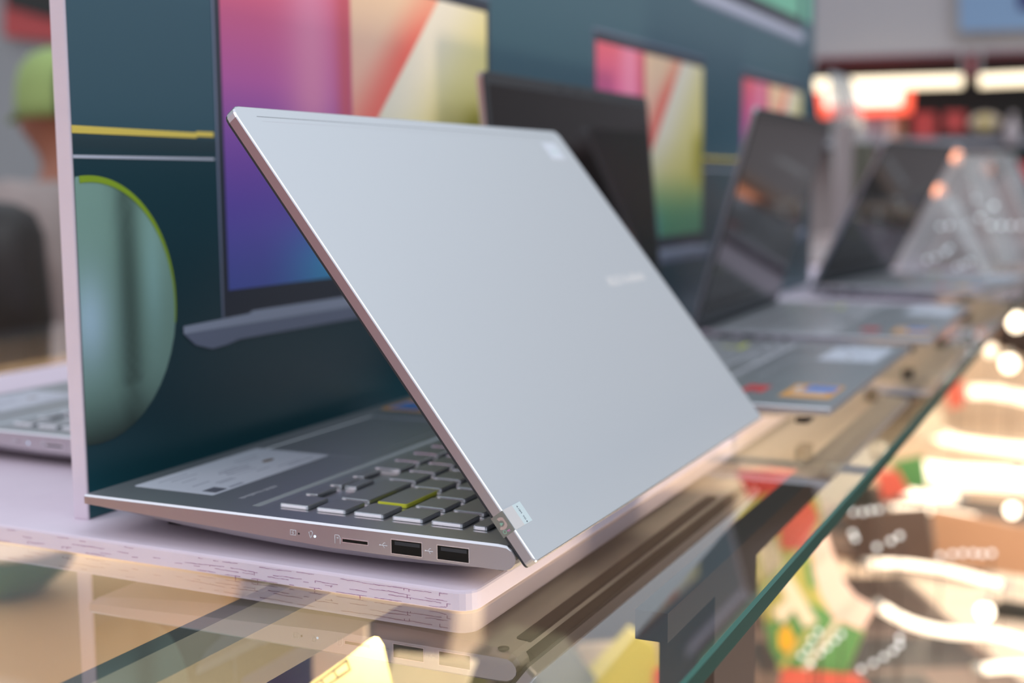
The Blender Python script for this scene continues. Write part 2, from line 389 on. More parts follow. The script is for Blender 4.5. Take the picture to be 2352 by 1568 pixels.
# green round shape, a pale glare painted into its colours
def orb(name, oy_, oz_, ry, rz):
    n = 44; k = 16
    vs = [(XB+.00045-bx, oy_-by, oz_-bz)]; cs = []
    def col(u, v):
        base_ = np.array((134, 168, 156.))
        base_ = base_*(1-.38*math.exp(-((u-.42)/.13)**2)*(1 if v > -.6 else .6)) + np.array((38, 36, 56))*math.exp(-((u+.06)/.24)**2-((v+.08)/.36)**2)*1.4
        base_ = base_+np.array((14, 20, 26))*math.exp(-((u-.72)/.12)**2-((v-.2)/.5)**2)
        t = min(1, max(0, (-v-.45)/.55)); base_ = base_*(1-.62*t*t)
        return base_
    cs.append(col(0, 0)); fs = []; lim = []
    for j in range(1, k+1):
        for i in range(n):
            a = 2*math.pi*i/n; u = math.cos(a)*j/k; v = math.sin(a)*j/k
            y = max(oy_+ry*u, BY0+.001)
            vs.append((XB+.00045-bx, y-by, oz_+rz*v-bz)); cs.append(col(u, v))
    for i in range(n): fs.append((0, 1+i, 1+(i+1) % n))
    for j in range(1, k):
        for i in range(n): b0 = 1+(j-1)*n; b1 = 1+j*n; fs.append((b0+i, b1+i, b1+(i+1) % n, b0+(i+1) % n))
    me = bpy.data.meshes.new(name); me.from_pydata(vs, [], fs); c = np.array(cs)*1.06; c = np.clip(c, 0, 255)/255; c = ((c+.055)/1.055)**2.4
    ca = me.color_attributes.new('Col', 'FLOAT_COLOR', 'POINT'); ca.data.foreach_set('color', np.concatenate([c, np.ones((len(c), 1))], 1).astype(np.float32).ravel())
    me.materials.append(M['poster']); o = bpy.data.objects.new(name, me); COL.objects.link(o); o.parent = board; o['label'] = 'large pale green round shape printed on the poster'
    rim = MB(); rin = []; rout = []
    for i in range(40):
        a = math.radians(108-118*i/39); w = .0032*(1-(i/39)**1.5*.8)
        y = oy_+ry*math.cos(a); z = oz_+rz*math.sin(a)
        if y < BY0+.0012: continue
        rin.append((max(oy_+(ry-w)*math.cos(a), BY0+.001), oz_+(rz-w)*math.sin(a))); rout.append((y, z))
    pts = rout+rin[::-1]
    for i in range(len(rout)-1):
        q = [rout[i], rout[i+1], rin[i+1], rin[i]]; rim.hull8([(XB+.0005-bx, a-by, b-bz) for a, b in q], [(XB+.0007-bx, a-by, b-bz) for a, b in q])
    rim.build('printed_rim', 'flyer_lime', board, 'lime outline of the round shape')
mat('flyer_lime', lin(150, 180, 45), .4)
orb('printed_orb', .0300, .0765, .0565, .0610)
def scrcol(y, z, ya, yb, za, zb):
    u = (y-ya)/(yb-ya); v = (z-za)/(zb-za)
    st_ = np.array([0, .25, .45, .62, .8, 1.0]); cc = np.array([(86, 98, 178), (108, 86, 174), (138, 84, 170), (188, 94, 164), (210, 98, 142), (222, 104, 118)], float)
    L = np.stack([np.interp(v, st_, cc[:, k]) for k in range(3)], -1)
    cy = (sm(u, .08, .34)*(1-sm(v, .02, .26)))[:, None]; L = L*(1-cy)+np.array((76, 160, 208))*cy
    pk = (np.exp(-((u-.27)/.085)**2)*sm(v, .30, .6)*.8)[:, None]; L = L*(1-pk)+np.array((228, 146, 178))*pk
    fold = (np.exp(-((u-.385)/.032)**2)*sm(v, .15, .4)*.85)[:, None]; L = L*(1-fold)+np.array((204, 92, 104))*fold
    ud = .41+(v-.37)/(.985-.37)*(.757-.41)
    dd = ud-u
    A = mixn((226, 96, 84), (226, 190, 164), sm(dd, .0, .17)); A = A*(1-(1-sm(v, .55, .95))[:, None]*.35)+np.array((222, 130, 125))*(1-sm(v, .55, .95))[:, None]*.35
    A = A*(1-sm(v, .75, 1.0)[:, None]*.55)+np.array((228, 196, 158))*sm(v, .75, 1.0)[:, None]*.55
    Bc = mixn((222, 214, 196), (216, 204, 140), sm(-dd, .02, .34)); Bc = Bc*(1-sm(-dd, .30, .52)[:, None]*.55)+np.array((212, 190, 84))*sm(-dd, .30, .52)[:, None]*.55
    Bc = Bc*(1-(1-sm(v, .22, .62))[:, None]*.45)+np.array((178, 178, 92))*(1-sm(v, .22, .62))[:, None]*.45
    gg = 1-sm(v, .05, .40); Bc = Bc*(1-gg[:, None])+np.array((88, 150, 112))*gg[:, None]
    bl = (1-sm(u, .42, .62))*(1-sm(v, .0, .25)); Bc = Bc*(1-bl[:, None])+np.array((90, 158, 190))*bl[:, None]
    Bc = Bc*(1-((1-sm(u, .42, .55))*(1-sm(v, .2, .5))*.35)[:, None])+np.array((200, 210, 190))*((1-sm(u, .42, .55))*(1-sm(v, .2, .5))*.35)[:, None]
    ol = (sm(u, .84, .95)*(1-sm(v, .50, .66))*sm(v, .2, .4)*.7)[:, None]; Bc = Bc*(1-ol)+np.array((150, 142, 44))*ol
    R = np.where((dd > 0)[:, None], A, Bc)*1.06
    return np.where((u < .405)[:, None], L, R)*1.04
def plate(name, pts, lay, m, th=.0002, label=None):
    return MB().hull8([(XB+lay-bx, a-by, b-bz) for a, b in pts], [(XB+lay+th-bx, a-by, b-bz) for a, b in pts]).build(name, m, board, label)
def printed_laptop(ya, zb0=.0795, full=True, h=.174, w=.3065):
    yb = ya+w; zt = zb0+h
    plate('printed_bezel', [(ya-.0048, zb0-.015), (yb+.0048, zb0-.015), (yb+.0048, zt+.0075), (ya-.0048, zt+.0075)], .0003, 'poster_bezel')
    plate('printed_lid_edge', [(ya-.0060, zb0-.015), (ya-.0046, zb0-.015), (ya-.0046, zt+.009), (yb+.005, zt+.009), (yb+.005, zt+.0105), (ya-.0060, zt+.0105)], .00032, 'poster_silver_dark')
    print_grid('printed_screen', ya, yb, zb0-.0012, zt, .0022, lambda y, z: scrcol(y, z, ya, yb, zb0, zt), .0006)
    yl, yr = ya-.0372, yb+.0325
    plate('printed_laptop_base', [(yl, zb0-.0200), (yl, zb0-.0162), (ya+.017, zb0-.0148), (ya+.02, zb0-.0135), (yb-.02, zb0-.0135), (yb-.017, zb0-.0148), (yr, zb0-.0162), (yr, zb0-.0200)], .0006, 'poster_silver')
    plate('printed_laptop_underside', [(yl, zb0-.0200), (yl+.009, zb0-.0265), (yl+.022, zb0-.0300), (yl+.034, zb0-.0292), (yl+.045, zb0-.0275), (yr-.045, zb0-.0275), (yr-.034, zb0-.0292), (yr-.018, zb0-.0285), (yr, zb0-.0200)], .0005, 'poster_silver_dark')
printed_laptop(.1285); printed_laptop(.6475, w=.3120); printed_laptop(1.1185, w=.3080)
# upper row: another printed laptop with a green screen
plate('printed_laptop_base', [(.92, .3235), (1.430, .3235), (1.434, .3300), (1.424, .3360), (.92, .3360)], .0006, 'poster_silver')
plate('printed_laptop_underside', [(.93, .3195), (1.418, .3195), (1.432, .3236), (.92, .3236)], .0005, 'poster_silver_dark')
plate('printed_bezel', [(.96, .3362), (1.41, .3362), (1.41, .62), (.96, .62)], .0005, 'poster_bezel')
mat('poster_green', lin(120, 190, 165), .4)
plate('printed_screen', [(.97, .3520), (1.40, .3520), (1.40, .615), (.97, .615)], .0007, 'poster_green')
plate('printed_panel', [(1.425, .352), (1.47, .352), (1.47, .615), (1.425, .615)], .0006, 'poster_green')

# upright support behind the far end of the board
sp = tag(empty('support_post', (.03, 1.60, SZ)), 'pale pinkish upright strip with dark side behind the third laptop', 'post')
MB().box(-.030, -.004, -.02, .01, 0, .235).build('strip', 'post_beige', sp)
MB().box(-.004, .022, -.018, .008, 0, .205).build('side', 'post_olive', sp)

# ------------------------------------------------------------------ laptops
D, W = .2075, .3247
TH = math.radians(52.22)
def build_laptop(name, label, th, foot, side='right', lidstyle=None):
    """local frame: x from the front edge (0) to the hinge, y across (0 = the user's right), z = 0 deck."""
    root = empty(name)
    # --- base body
    zb2 = [(0, -.0050), (.002, -.0056), (.02, -.0075), (.0494, -.0099), (.0935, -.0125), (.135, -.0135), (.16, -.0131), (.183, -.0121), (.198, -.0108)]
    def zb1(x): return -.0040-.0056*min(1, x/.13)
    def zm(x):
        for (a, p), (b, q) in zip(zb2[:-1], zb2[1:]):
            if x <= b: return p+(q-p)*(x-a)/(b-a)
        return zb2[-1][1]
    rings = []
    for x in [0.0, .0008, .003, .01, .02, .035, .05, .075, .1, .125, .15, .17, .185, .195, .200]:
        yi = .0004 if x < .0005 else 0
        if x == 0: zt, b1, b2 = -.0008, -.0040, -.0042
        else: zt, b1, b2 = 0, zb1(x), zm(x)
        yy = .0016 if x < .0005 else 0.0
        rings.append([(x, yy+.0008, zt), (x, yy, zt-.0008), (x, yy, b1), (x, yy+.006, b2), (x, W-yy-.006, b2), (x, W-yy, b1), (x, W-yy, zt-.0008), (x, W-yy-.0008, zt)])
    cz, rr = -.0052, .0052
    for a in (20, 45, 70, 88):
        x = .2015+.0058*math.sin(math.radians(a)); c = math.cos(math.radians(a))
        zt, b1, b2 = cz+rr*c, cz-(.0046)*c, cz-(.0056)*c
        rings.append([(x, .0008, zt), (x, 0, zt-.0008*c), (x, 0, b1), (x, .004, b2), (x, W-.004, b2), (x, W, b1), (x, W, zt-.0008*c), (x, W-.0008, zt)])
    n = 8; mb = MB(); b = 0
    for r_ in rings: mb.v += r_
    for k in range(len(rings)-1):
        for i in range(n):
            mb.f.append((k*n+i, k*n+(i+1) % n, (k+1)*n+(i+1) % n, (k+1)*n+i)); mb.sm.append(False)
            mb.m.append({7: 1, 0: 2, 6: 2, 3: 3}.get(i, 0))
    mb.f.append(tuple(range(n))[::-1]); mb.f.append(tuple((len(rings)-1)*n+i for i in range(n))); mb.m += [0, 0]; mb.sm += [False, False]
    # deck top with the keyboard well cut out: drop the top faces, lay the deck as strips round the well
    keep = [i for i in range(len(mb.f)) if not (mb.m[i] == 1 and max(mb.v[j][0] for j in mb.f[i]) <= .2005 and min(mb.v[j][0] for j in mb.f[i]) >= .0007)]
    mb.f = [mb.f[i] for i in keep]; mb.m = [mb.m[i] for i in keep]; mb.sm = [mb.sm[i] for i in keep]
    x0, x1, ya, yb = .0008, .200, .0008, W-.0008
    wx0, wx1, wy0, wy1 = .0802, .1945, .0125, W-.0125; ix0, ix1, iy0, iy1, zf = .0818, .1935, .0150, W-.0150, -.0009
    tx0, tx1, ty0, ty1 = .0146, .0725, .112, .2165
    for q in ([(x0, ya), (tx0, ya), (tx0, yb), (x0, yb)], [(tx0, ya), (tx1, ya), (tx1, ty0), (tx0, ty0)], [(tx0, ty1), (tx1, ty1), (tx1, yb), (tx0, yb)],
              [(tx1, ya), (wx0, ya), (wx0, yb), (tx1, yb)], [(wx0, ya), (wx1, ya), (wx1, wy0), (wx0, wy0)], [(wx0, wy1), (wx1, wy1), (wx1, yb), (wx0, yb)],
              [(wx1, ya), (x1, ya), (x1, yb), (wx1, yb)]):
        mb.quad([(p[0], p[1], 0) for p in q], 1)
    o = [(wx0, wy0, 0), (wx1, wy0, 0), (wx1, wy1, 0), (wx0, wy1, 0)]; i_ = [(ix0, iy0, zf), (ix1, iy0, zf), (ix1, iy1, zf), (ix0, iy1, zf)]
    for k in range(4): mb.quad([o[k], o[(k+1) % 4], i_[(k+1) % 4], i_[k]], 1)
    mb.quad(i_, 1)
    o = [(tx0, ty0, 0), (tx1, ty0, 0), (tx1, ty1, 0), (tx0, ty1, 0)]; i_ = [(tx0+.0006, ty0+.0006, -.0005), (tx1-.0006, ty0+.0006, -.0005), (tx1-.0006, ty1-.0006, -.0005), (tx0+.0006, ty1-.0006, -.0005)]
    for k in range(4): mb.quad([o[k], o[(k+1) % 4], i_[(k+1) % 4], i_[k]], 1)
    mb.quad(i_, 1)
    bo = mb.build('base', ['silver', 'silver_deck', 'silver_edge', 'underside'], root)
    MB().key(tx0+.0012, tx1-.0012, ty0+.0012, ty1-.0012, -.00045, -.0001, .001, .0001).build('touchpad', 'silver_deck', bo)
    # --- keys
    cache = {}
    def key(xa, xb, yk, wk, yel=False):
        k = (round(xb-xa, 5), round(wk, 5), yel)
        if k not in cache:
            mb = MB().key(0, xb-xa, 0, wk, 0, .0016, .0011, .0004); me = mb.mesh('key')
            bm = bmesh.new(); bm.from_mesh(me); bmesh.ops.recalc_face_normals(bm, faces=bm.faces); bm.to_mesh(me); bm.free()
            me.materials.append(M['key_silver']); me.materials.append(M['key_yellow' if yel else 'silver_edge'])
            for p in me.polygons:
                p.material_index = 0 if (p.normal.z > .95 or (p.normal.x > .6 and not yel)) else 1  # bright sides and darker hinge side put the key highlight into the materials
            cache[k] = me
        ko = bpy.data.objects.new('key', cache[k]); COL.objects.link(ko); ko.parent = bo; ko.location = (xa, yk, zf+.0002)
        if yel: ko['label'] = 'enter key with yellow edge'
        return ko
    ROW = [(.0902, .1045), (.1083, .1226), (.1262, .1405), (.1442, .1585), (.1620, .1763)]
    P = .0188; w = .0158
    xa, xb = ROW[0]; key(xa, xb, .0180, w); key(xa, xa+.0066, .0368, w); key(xa, xa+.0066, .0556, w); key(xb-.0066, xb, .0556, w); key(xa, xa+.0066, .0744, w)
    for k in range(3): key(xa, xb, .0940+.0183*k, .0155)
    key(xa, xb, .149, .083); y = .2350
    while y < .300: key(xa, xb, y, .0155); y += .0183
    key(xa, xb, y, .3098-y)
    for ri, first in ((1, .0365), (2, .0275), (3, .0150), (4, .0252)):
        xa, xb = ROW[ri]; key(xa, xb, .0180, w); key(xa, xb, .0368, first, yel=(ri == 2)); y = .0368+first+.003
        while y < .288: key(xa, xb, y, w-.0005); y += .0183
        key(xa, xb, y, .3098-y)
    for k in range(15): key(.1805, .1870, .0180+.01955*k, .0170)
    # --- side ports
    yS = 0.0
    def port(nm, xa, xb, za, zb, yw, depth=.004):
        sgn = 1 if yw == 0 else -1
        a, c = (yw-.00015, yw+.0012) if sgn > 0 else (yw-.0012, yw+.00015)
        t = .00035; fr = MB()
        fr.box(xa-t, xb+t, a, c, za-t, za).box(xa-t, xb+t, a, c, zb, zb+t).box(xa-t, xa, a, c, za, zb).box(xb, xb+t, a, c, za, zb)
        po_ = fr.build(nm, 'silver_edge', bo)
        MB().box(xa, xb, yw-.00006*sgn if sgn > 0 else yw-.0001, yw+.0001 if sgn > 0 else yw+.00006, za, zb).build('opening', 'port_black', po_)
        return po_
    for xc in (.1613, .1814):
        p_ = port('usb_port', xc-.0066, xc+.0066, -.0084, -.0031, 0)
        MB().box(xc-.0052, xc+.0058, -.0001, .0, -.0050, -.0036).build('tongue', 'bezel', p_)
        sy = MB().tube([(xc-.0118, -.0001, -.0058), (xc-.0086, -.0001, -.0058)], .00014, 6).tube([(xc-.0108, -.0001, -.0058), (xc-.0100, -.0001, -.0048)], .00012, 6).tube([(xc-.0100, -.0001, -.0048), (xc-.0094, -.0001, -.0048)], .00012, 6)
        sy.tube([(xc-.0104, -.0001, -.0058), (xc-.0097, -.0001, -.0068)], .00012, 6).lathe((xc-.0118, -.0001, -.0058), [(0, -.0001), (.00035, 0), (0, .0001)], 8, axis=Vector((0, 1, 0))).build('usb_symbol', 'print_white', bo)
    port('card_slot', .1325, .1440, -.0064, -.0052, 0)
    cs_ = MB()
    for a, c in (((.1290, -.0040), (.1290, -.0075)), ((.1290, -.0040), (.1308, -.0040)), ((.1308, -.0040), (.1314, -.0050)), ((.1314, -.0050), (.1314, -.0075)), ((.1300, -.0048), (.1300, -.0055)), ((.1305, -.0048), (.1305, -.0055))):
        cs_.tube([(a[0], -.0001, a[1]), (c[0], -.0001, c[1])], .00011, 6)
    cs_.build('card_symbol', 'print_white', bo)
    ls = MB()
    for a, c in (((.1080, -.0042), (.1080, -.0062)), ((.1080, -.0062), (.1106, -.0062)), ((.1106, -.0062), (.1106, -.0042)), ((.1106, -.0042), (.1080, -.0042)), ((.1095, -.0044), (.1088, -.0053)), ((.1088, -.0053), (.1096, -.0053)), ((.1096, -.0053), (.1090, -.0060))):
        ls.tube([(a[0], -.0001, a[1]), (c[0], -.0001, c[1])], .00011, 6)
    for a, c in (((.1168, -.0041), (.1172, -.0054)), ((.1172, -.0054), (.1176, -.0066)), ((.1176, -.0066), (.1183, -.0054)), ((.1183, -.0054), (.1186, -.0042)), ((.1186, -.0042), (.1179, -.0036)), ((.1179, -.0036), (.1173, -.0041))):
        ls.tube([(a[0], -.0001, a[1]), (c[0], -.0001, c[1])], .00011, 6)
    ls.build('status_symbol', 'print_white', bo)
    MB().lathe((.1120, 0, -.0054), [(0, -.0001), (.0004, -.0001), (.0004, .0001), (0, .0001)], 12, axis=Vector((0, -1, 0))).build('status_light', 'port_black', bo)
    MB().lathe((.1196, 0, -.0057), [(0, -.0001), (.0005, -.0001), (.0005, .0002), (0, .0003)], 12, axis=Vector((0, -1, 0))).build('status_light', 'led_blue', bo, 'lit pale blue status light')
    # left side (y = W): power, hdmi, usb, usb-c, audio
    for nm, xc, hw, za, zb in (('power_socket', .195, .0028, -.0072, -.0038), ('video_port', .1790, .0070, -.0078, -.0036), ('usb_port', .1580, .0066, -.0082, -.0031), ('usb_port', .1400, .0042, -.0072, -.0044), ('audio_socket', .1255, .0020, -.0076, -.0036)):
        port(nm, xc-hw, xc+hw, za, zb, W)
    # --- feet
    for fy0, fy1 in ((.018, .272),) :
        MB().key(.1985, .2045, fy0, fy1, -.0112, -.0090, .0015, .0004).build('rubber_foot', 'black_rubber', bo)
    for fy in (.03, W-.05):
        MB().key(.020, .028, fy, fy+.02, -.0120-foot-(.0025 if foot > .003 else .0018), -.006, .0015, .0004).build('rubber_foot', 'black_rubber', bo)
    for fy in (.05, W-.06):
        MB().key(.168, .176, fy, fy+.012, -.0183+(.0025 if foot < .003 else 0)+.0001, -.010, .0015, .0004).build('rubber_foot', 'black_rubber', bo)
    MB().lathe((.1990, .0065, -.0100), [(0, 0), (.0022, 0), (.0022, .0012), (0, .0012)], 14, axis=Vector((0, 0, -1))).build('screw', 'rail_dark', bo)
    # --- label, prints and stickers on the palm rest
    lb = MB().key(.0100, .0538, .0212, .1126, 0, .00012, .0010, .00003); lo_ = lb.build('spec_label', 'label_white', bo)
    zt = .00014
    MB().key(.0445, .0520, .0250, .0335, zt-.0001, zt+.00002, .0003, .00001).build('dark_emblem', 'label_ink', lo_)
    tt = MB()
    for x, ya_, yb_, h in ((.0498, .036, .046, .0010), (.0350, .030, .042, .0004), (.0420, .040, .052, .0004), (.0400, .040, .052, .0004), (.0160, .030, .050, .0003), (.0200, .034, .052, .0003), (.0260, .034, .044, .0003), (.0300, .055, .078, .0004), (.0275, .058, .072, .0003), (.0340, .056, .074, .0005), (.0420, .068, .078, .0004), (.0200, .080, .098, .0003), (.0240, .078, .094, .0003), (.0480, .085, .105, .0005), (.0455, .080, .098, .0003)):
        tt.box(x, x+h*2, ya_, yb_, zt-.0001, zt+.00002)
    tt.box(.0385, .0388, .058, .073, zt-.0001, zt+.00002).box(.0310, .0313, .058, .073, zt-.0001, zt+.00002).box(.0312, .0388, .058, .0583, zt-.0001, zt+.00002).box(.0312, .0388, .0727, .073, zt-.0001, zt+.00002)
    tt.build('fine_print', 'label_ink_light', lo_)
    MB().lathe((.0330, .0900, zt), [(0, -.0001), (.0040, -.0001), (.0040, .00002), (0, .00002)], 16, sq=(.45, 1.1)).build('round_mark', 'label_brown', lo_)
    T = Matrix.Translation((.0682, .0340, .00004)) @ Matrix.Rotation(math.radians(-90), 4, 'Z')
    text_mesh('ASUS VivoBook', .0040, T, 'printed_name', 'print_grey', bo)
    T = Matrix.Translation((.0725, .0350, .00004)) @ Matrix.Rotation(math.radians(-90), 4, 'Z')
    # stickers on the left palm rest
    for nm, xa, xb, ya_, yb_, m_, z in (('orange_sticker', .0075, .0400, .238, .292, 'sticker_orange', .00012), ('blue_sticker', .0100, .0300, .242, .267, 'sticker_blue', .00020), ('pale_patch', .0130, .0360, .271, .276, 'label_white', .00020),
                                        ('pale_patch', .0330, .0365, .246, .262, 'label_white', .00020), ('red_sticker', .0530, .0680, .252, .281, 'sticker_red', .00012), ('dark_patch', .0560, .0640, .274, .279, 'label_ink', .00020)):
        MB().key(xa, xb, ya_, yb_, 0, z, .0015, .00004).build(nm, m_, bo)
    # --- lid: s runs up the lid from the hinge, nrm is the outer face direction
    lid_t = .0046; L = .2136
    c, s_ = math.cos(th), math.sin(th)
    Hx, Hz = .2157, -.0049
    def LP(s, y, d): return (Hx-c*s-s_*d, y, Hz+s_*s-c*d)         # d = depth inward from the outer face
    def lidbox(mb, s0, s1, ya_, yb_, d0, d1, m=0):
        mb.hull8([LP(s0, ya_, d0), LP(s1, ya_, d0), LP(s1, yb_, d0), LP(s0, yb_, d0)], [LP(s0, ya_, d1), LP(s1, ya_, d1), LP(s1, yb_, d1), LP(s0, yb_, d1)], m); return mb
    def rring(ins, d):
        o = []
        for cs, cy, a0, r_ in ((L, W, 0, .0055), (0, W, 90, .002), (0, 0, 180, .002), (L, 0, 270, .0055)):
            cs2 = cs-r_ if cs > 0 else cs+r_; cy2 = cy-r_ if cy > 0 else cy+r_
            for k in range(5):
                a = math.radians(a0+22.5*k); o.append(LP(cs2+(r_-ins)*math.cos(a), cy2+(r_-ins)*math.sin(a), d))
        return o
    mb = MB(); rs = [rring(.0006, 0), rring(.0002, .0002), rring(0, .0007), rring(0, .0044)]
    nn = 20
    for r_ in rs: mb.v += r_
    for k in range(3):
        for i in range(nn): mb.f.append((k*nn+i, k*nn+(i+1) % nn, (k+1)*nn+(i+1) % nn, (k+1)*nn+i)); mb.m.append(1 if k < 2 else 2); mb.sm.append(False)
    mb.f.append(tuple(range(nn))); mb.m.append(0); mb.sm.append(False); mb.f.append(tuple(3*nn+i for i in range(nn))[::-1]); mb.m.append(2); mb.sm.append(False)
    lid = mb.build('lid', ['silver_lid', 'silver_edge', 'silver'], root)
    mb = MB(); mb.loft([rring(.0003, .0044), rring(.0003, .0055), rring(.0010, .0059)]); mb.build('screen_bezel', 'bezel', lid)
    if lidstyle != 'plain_rim':
        pass
    lidbox(MB(), .020, L-.0085, .0055, W-.0055, .0058, .00605).build('screen', 'screen_glass', lid)
    lidbox(MB(), L-.0052, L-.0035, W/2-.002, W/2+.002, .0059, .0061).build('webcam', 'port_black', lid)
    for yy in (W/2-.045, W/2+.03): lidbox(MB(), L-.0050, L-.0040, yy, yy+.008, .0059, .0061).build('microphone', 'port_black', lid)
    lidbox(MB(), L-.0052, L-.0050, .0135, W-.0135, -.00003, .0002).build('groove', 'bezel', lid)
    lidbox(MB(), L-.0075, L-.0074, .0150, W-.0150, -.00002, .0002).build('groove', 'silver', lid)
    # hinge bar between base and lid
    MB().tube([(.2065, .012, -.0052), (.2065, W-.012, -.0052)], .0038, 12).build('hinge', 'black_rubber', root)
    # logo on the lid, letters read from outside
    ex = Vector((0, 1, 0)); ey = (Vector(LP(1, 0, 0))-Vector(LP(0, 0, 0))).normalized(); ez = ex.cross(ey)
    def lidT(s, y, d=-.00004):
        p_ = Vector(LP(s, y, d)); return Matrix(((ex.x, ey.x, ez.x, p_.x), (ex.y, ey.y, ez.y, p_.y), (ex.z, ey.z, ez.z, p_.z), (0, 0, 0, 1)))
    text_mesh('ASUS VivoBook', .0088, lidT(.1058, .2695), 'logo', 'logo_silver', lid)
    if lidstyle == 'stickers':
        s1 = lidbox(MB(), .1915, .2035, .2872, .3072, -.00012, 0).build('white_label', 'label_white', lid)
        lidbox(MB(), .1950, .1985, .2935, .3020, -.00016, -.0001).build('faint_print', 'sticker_pale', s1)
        st = lidbox(MB(), .0140, .0226, .0004, .0156, -.00010, 0).build('warranty_sticker', 'sticker_pale', lid, 'pale shiny warranty sticker folded over the lid edge')
        lidbox(MB(), .0140, .0226, .0004, .0085, -.00013, -.00009).build('pale_band', 'sticker_cream', st)
        lidbox(MB(), .0140, .0226, -.00012, 0, -.0001, .0057).build('foil', 'holo', st)
        T2 = lidT(.0180, .0115, -.00014) @ Matrix.Rotation(math.radians(-90), 4, 'Z')
        text_mesh('4.10M  YO 8', .0014, T2, 'printed_text', 'label_ink', st)
        # foil on the side face: ring, triangle and letters
        q0 = Vector(LP(.0188, -.00013, .0030)); fx = Vector((0, 1, 0))
        dn = Vector(LP(0, 0, 1))-Vector(LP(0, 0, 0)); dn.normalize()      # inward
        ups = ey
        Ts = Matrix(((-ups.x, -dn.x, 0, q0.x), (0, 0, -1, q0.y), (-ups.z, -dn.z, 0, q0.z), (0, 0, 0, 1)))
        ring = MB()
        for i in range(26):
            a = math.radians(195-250*i/25)
            if i: 
                for rad_, mm in ((.0024, 0),):
                    p0 = (rad_*math.cos(pa), rad_*math.sin(pa)); p1 = (rad_*math.cos(a), rad_*math.sin(a)); ri = .0012
                    k0 = (ri*math.cos(pa), ri*math.sin(pa)); k1 = (ri*math.cos(a), ri*math.sin(a))
                    pts = [p0, p1, k1, k0]; pts = [(x, min(1.9e-3, max(-1.9e-3, y))) for x, y in pts]
                    ring.hull8([Ts @ Vector((x, y, 0)) for x, y in pts], [Ts @ Vector((x, y, .00003)) for x, y in pts])
            pa = a
        ring.build('hologram', 'holo_light', st)
        tri = [(-.0006, -.0006), (.0007, -.0007), (.0002, .0008)]
        MB().hull8([Ts @ Vector((x, y, .00002)) for x, y in tri], [Ts @ Vector((x, y, .00005)) for x, y in tri]).build('hologram', 'holo_green', st)
        text_mesh('O', .0022, Ts @ Matrix.Translation((.0032, -.0009, .00004)), 'printed_text', 'holo_green', st)
        text_mesh('F', .0020, Ts @ Matrix.Translation((.0036, .0007, .00004)), 'printed_text', 'holo_pink', st)
    tag(root, label, 'laptop', 'silver laptops on the counter'); return root

L1 = build_laptop('laptop', 'silver laptop in the foreground seen from behind, lid half open', TH, .0046, lidstyle='stickers')
L1.location = (0, 0, 0)
L0 = build_laptop('laptop', 'silver laptop behind the pink board edge at far left, only side and palm rest showing', math.radians(84), .0046)
L0.location = (-.2505, .0985, 0)
def face_front(lp, x, y, yaw, z=-.0025):
    # local hinge end (x=.2135) goes to (x, y); turned round so that the user's left side (y=W) is near the camera
    lp.rotation_euler = (0, 0, math.pi+yaw)
    c, s_ = math.cos(yaw), math.sin(yaw)
    hx, hy = .2135, W
    lp.location = (x-(math.cos(math.pi+yaw)*hx-math.sin(math.pi+yaw)*hy), y-(math.sin(math.pi+yaw)*hx+math.cos(math.pi+yaw)*hy), z)
for (x, y, yaw, th, lab) in ((.0352, .3560, .0042, 84.9, 'silver laptop facing the viewer just behind the foreground laptop, screen nearly upright'),
                             (.0430, .7310, .0106, 105.8, 'silver laptop with steeply tilted dark screen, second behind the foreground laptop'),
                             (.0305, 1.2868, -.1366, 116.4, 'farthest silver laptop on the counter, dark screen slanting right')):
    lp = build_laptop('laptop', lab, math.radians(180-th), .0021)
    face_front(lp, x, y, yaw)

# ------------------------------------------------------------------ things seen through and beyond the glass
def pts_plane(px, axis, val): return [at(a, b, axis, val) for a, b in px]
def slab(mb, px, Y, th=.004, m=0):
    """upright board facing the viewer: outline on the plane y = Y, real thickness behind it"""
    q = pts_plane(px, 1, Y)
    if Y < 3.1:
        for p in q:
            if p.z < 0: p.z = max(p.z, SHZ+.0008)
    mb.hull8(q, [p+Vector((0, th, 0)) for p in q], m); return mb
def rod(p, parent, rel, rad=.0013):
    if p.z < GZ and p.z > SHZ+.004 and p.y < 3.1:
        MB().tube([p-rel+Vector((0, .002, 0)), Vector((p.x, p.y+.002, SHZ+.0005))-rel], min(rad, .0008), 6).build('stand_rod', 'dark_wood', parent)
def thing_slab(name, px, Y, m, label, cat, th=.004, group=None):
    o = tag(slab(MB(), px, Y, th).build(name, m), label, cat, group)
    q = sorted(pts_plane(px, 1, Y), key=lambda p: p.z)[:2]; q = (q[0]+q[1])*.5; q.y += th
    rod(q, o, Vector((0, 0, 0))); return o

# yellow price card just under the glass
card = tag(empty('price_card', at(800, 1568, 1, .075)), 'bright yellow price card with a dark lettered strip, just under the glass', 'card')
cl = Vector(card.location)
def cslab(px, dy, th, name, m, lab=None):
    q = [p-cl+Vector((0, dy, 0)) for p in pts_plane(px, 1, .075)]
    return MB().hull8(q, [p+Vector((0, th, 0)) for p in q]).build(name, m, card, lab)
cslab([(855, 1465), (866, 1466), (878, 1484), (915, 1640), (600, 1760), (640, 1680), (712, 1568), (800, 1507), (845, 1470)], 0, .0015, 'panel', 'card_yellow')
cslab([(798, 1511), (807, 1538), (742, 1582), (640, 1660), (620, 1640), (735, 1560)], -.0003, .0002, 'dark_strip', 'card_dark')
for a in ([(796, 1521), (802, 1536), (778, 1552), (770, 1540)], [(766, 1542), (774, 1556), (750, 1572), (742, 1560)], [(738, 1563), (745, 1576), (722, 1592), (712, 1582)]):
    cslab(a, -.0006, .0002, 'letter_block', 'card_yellow')

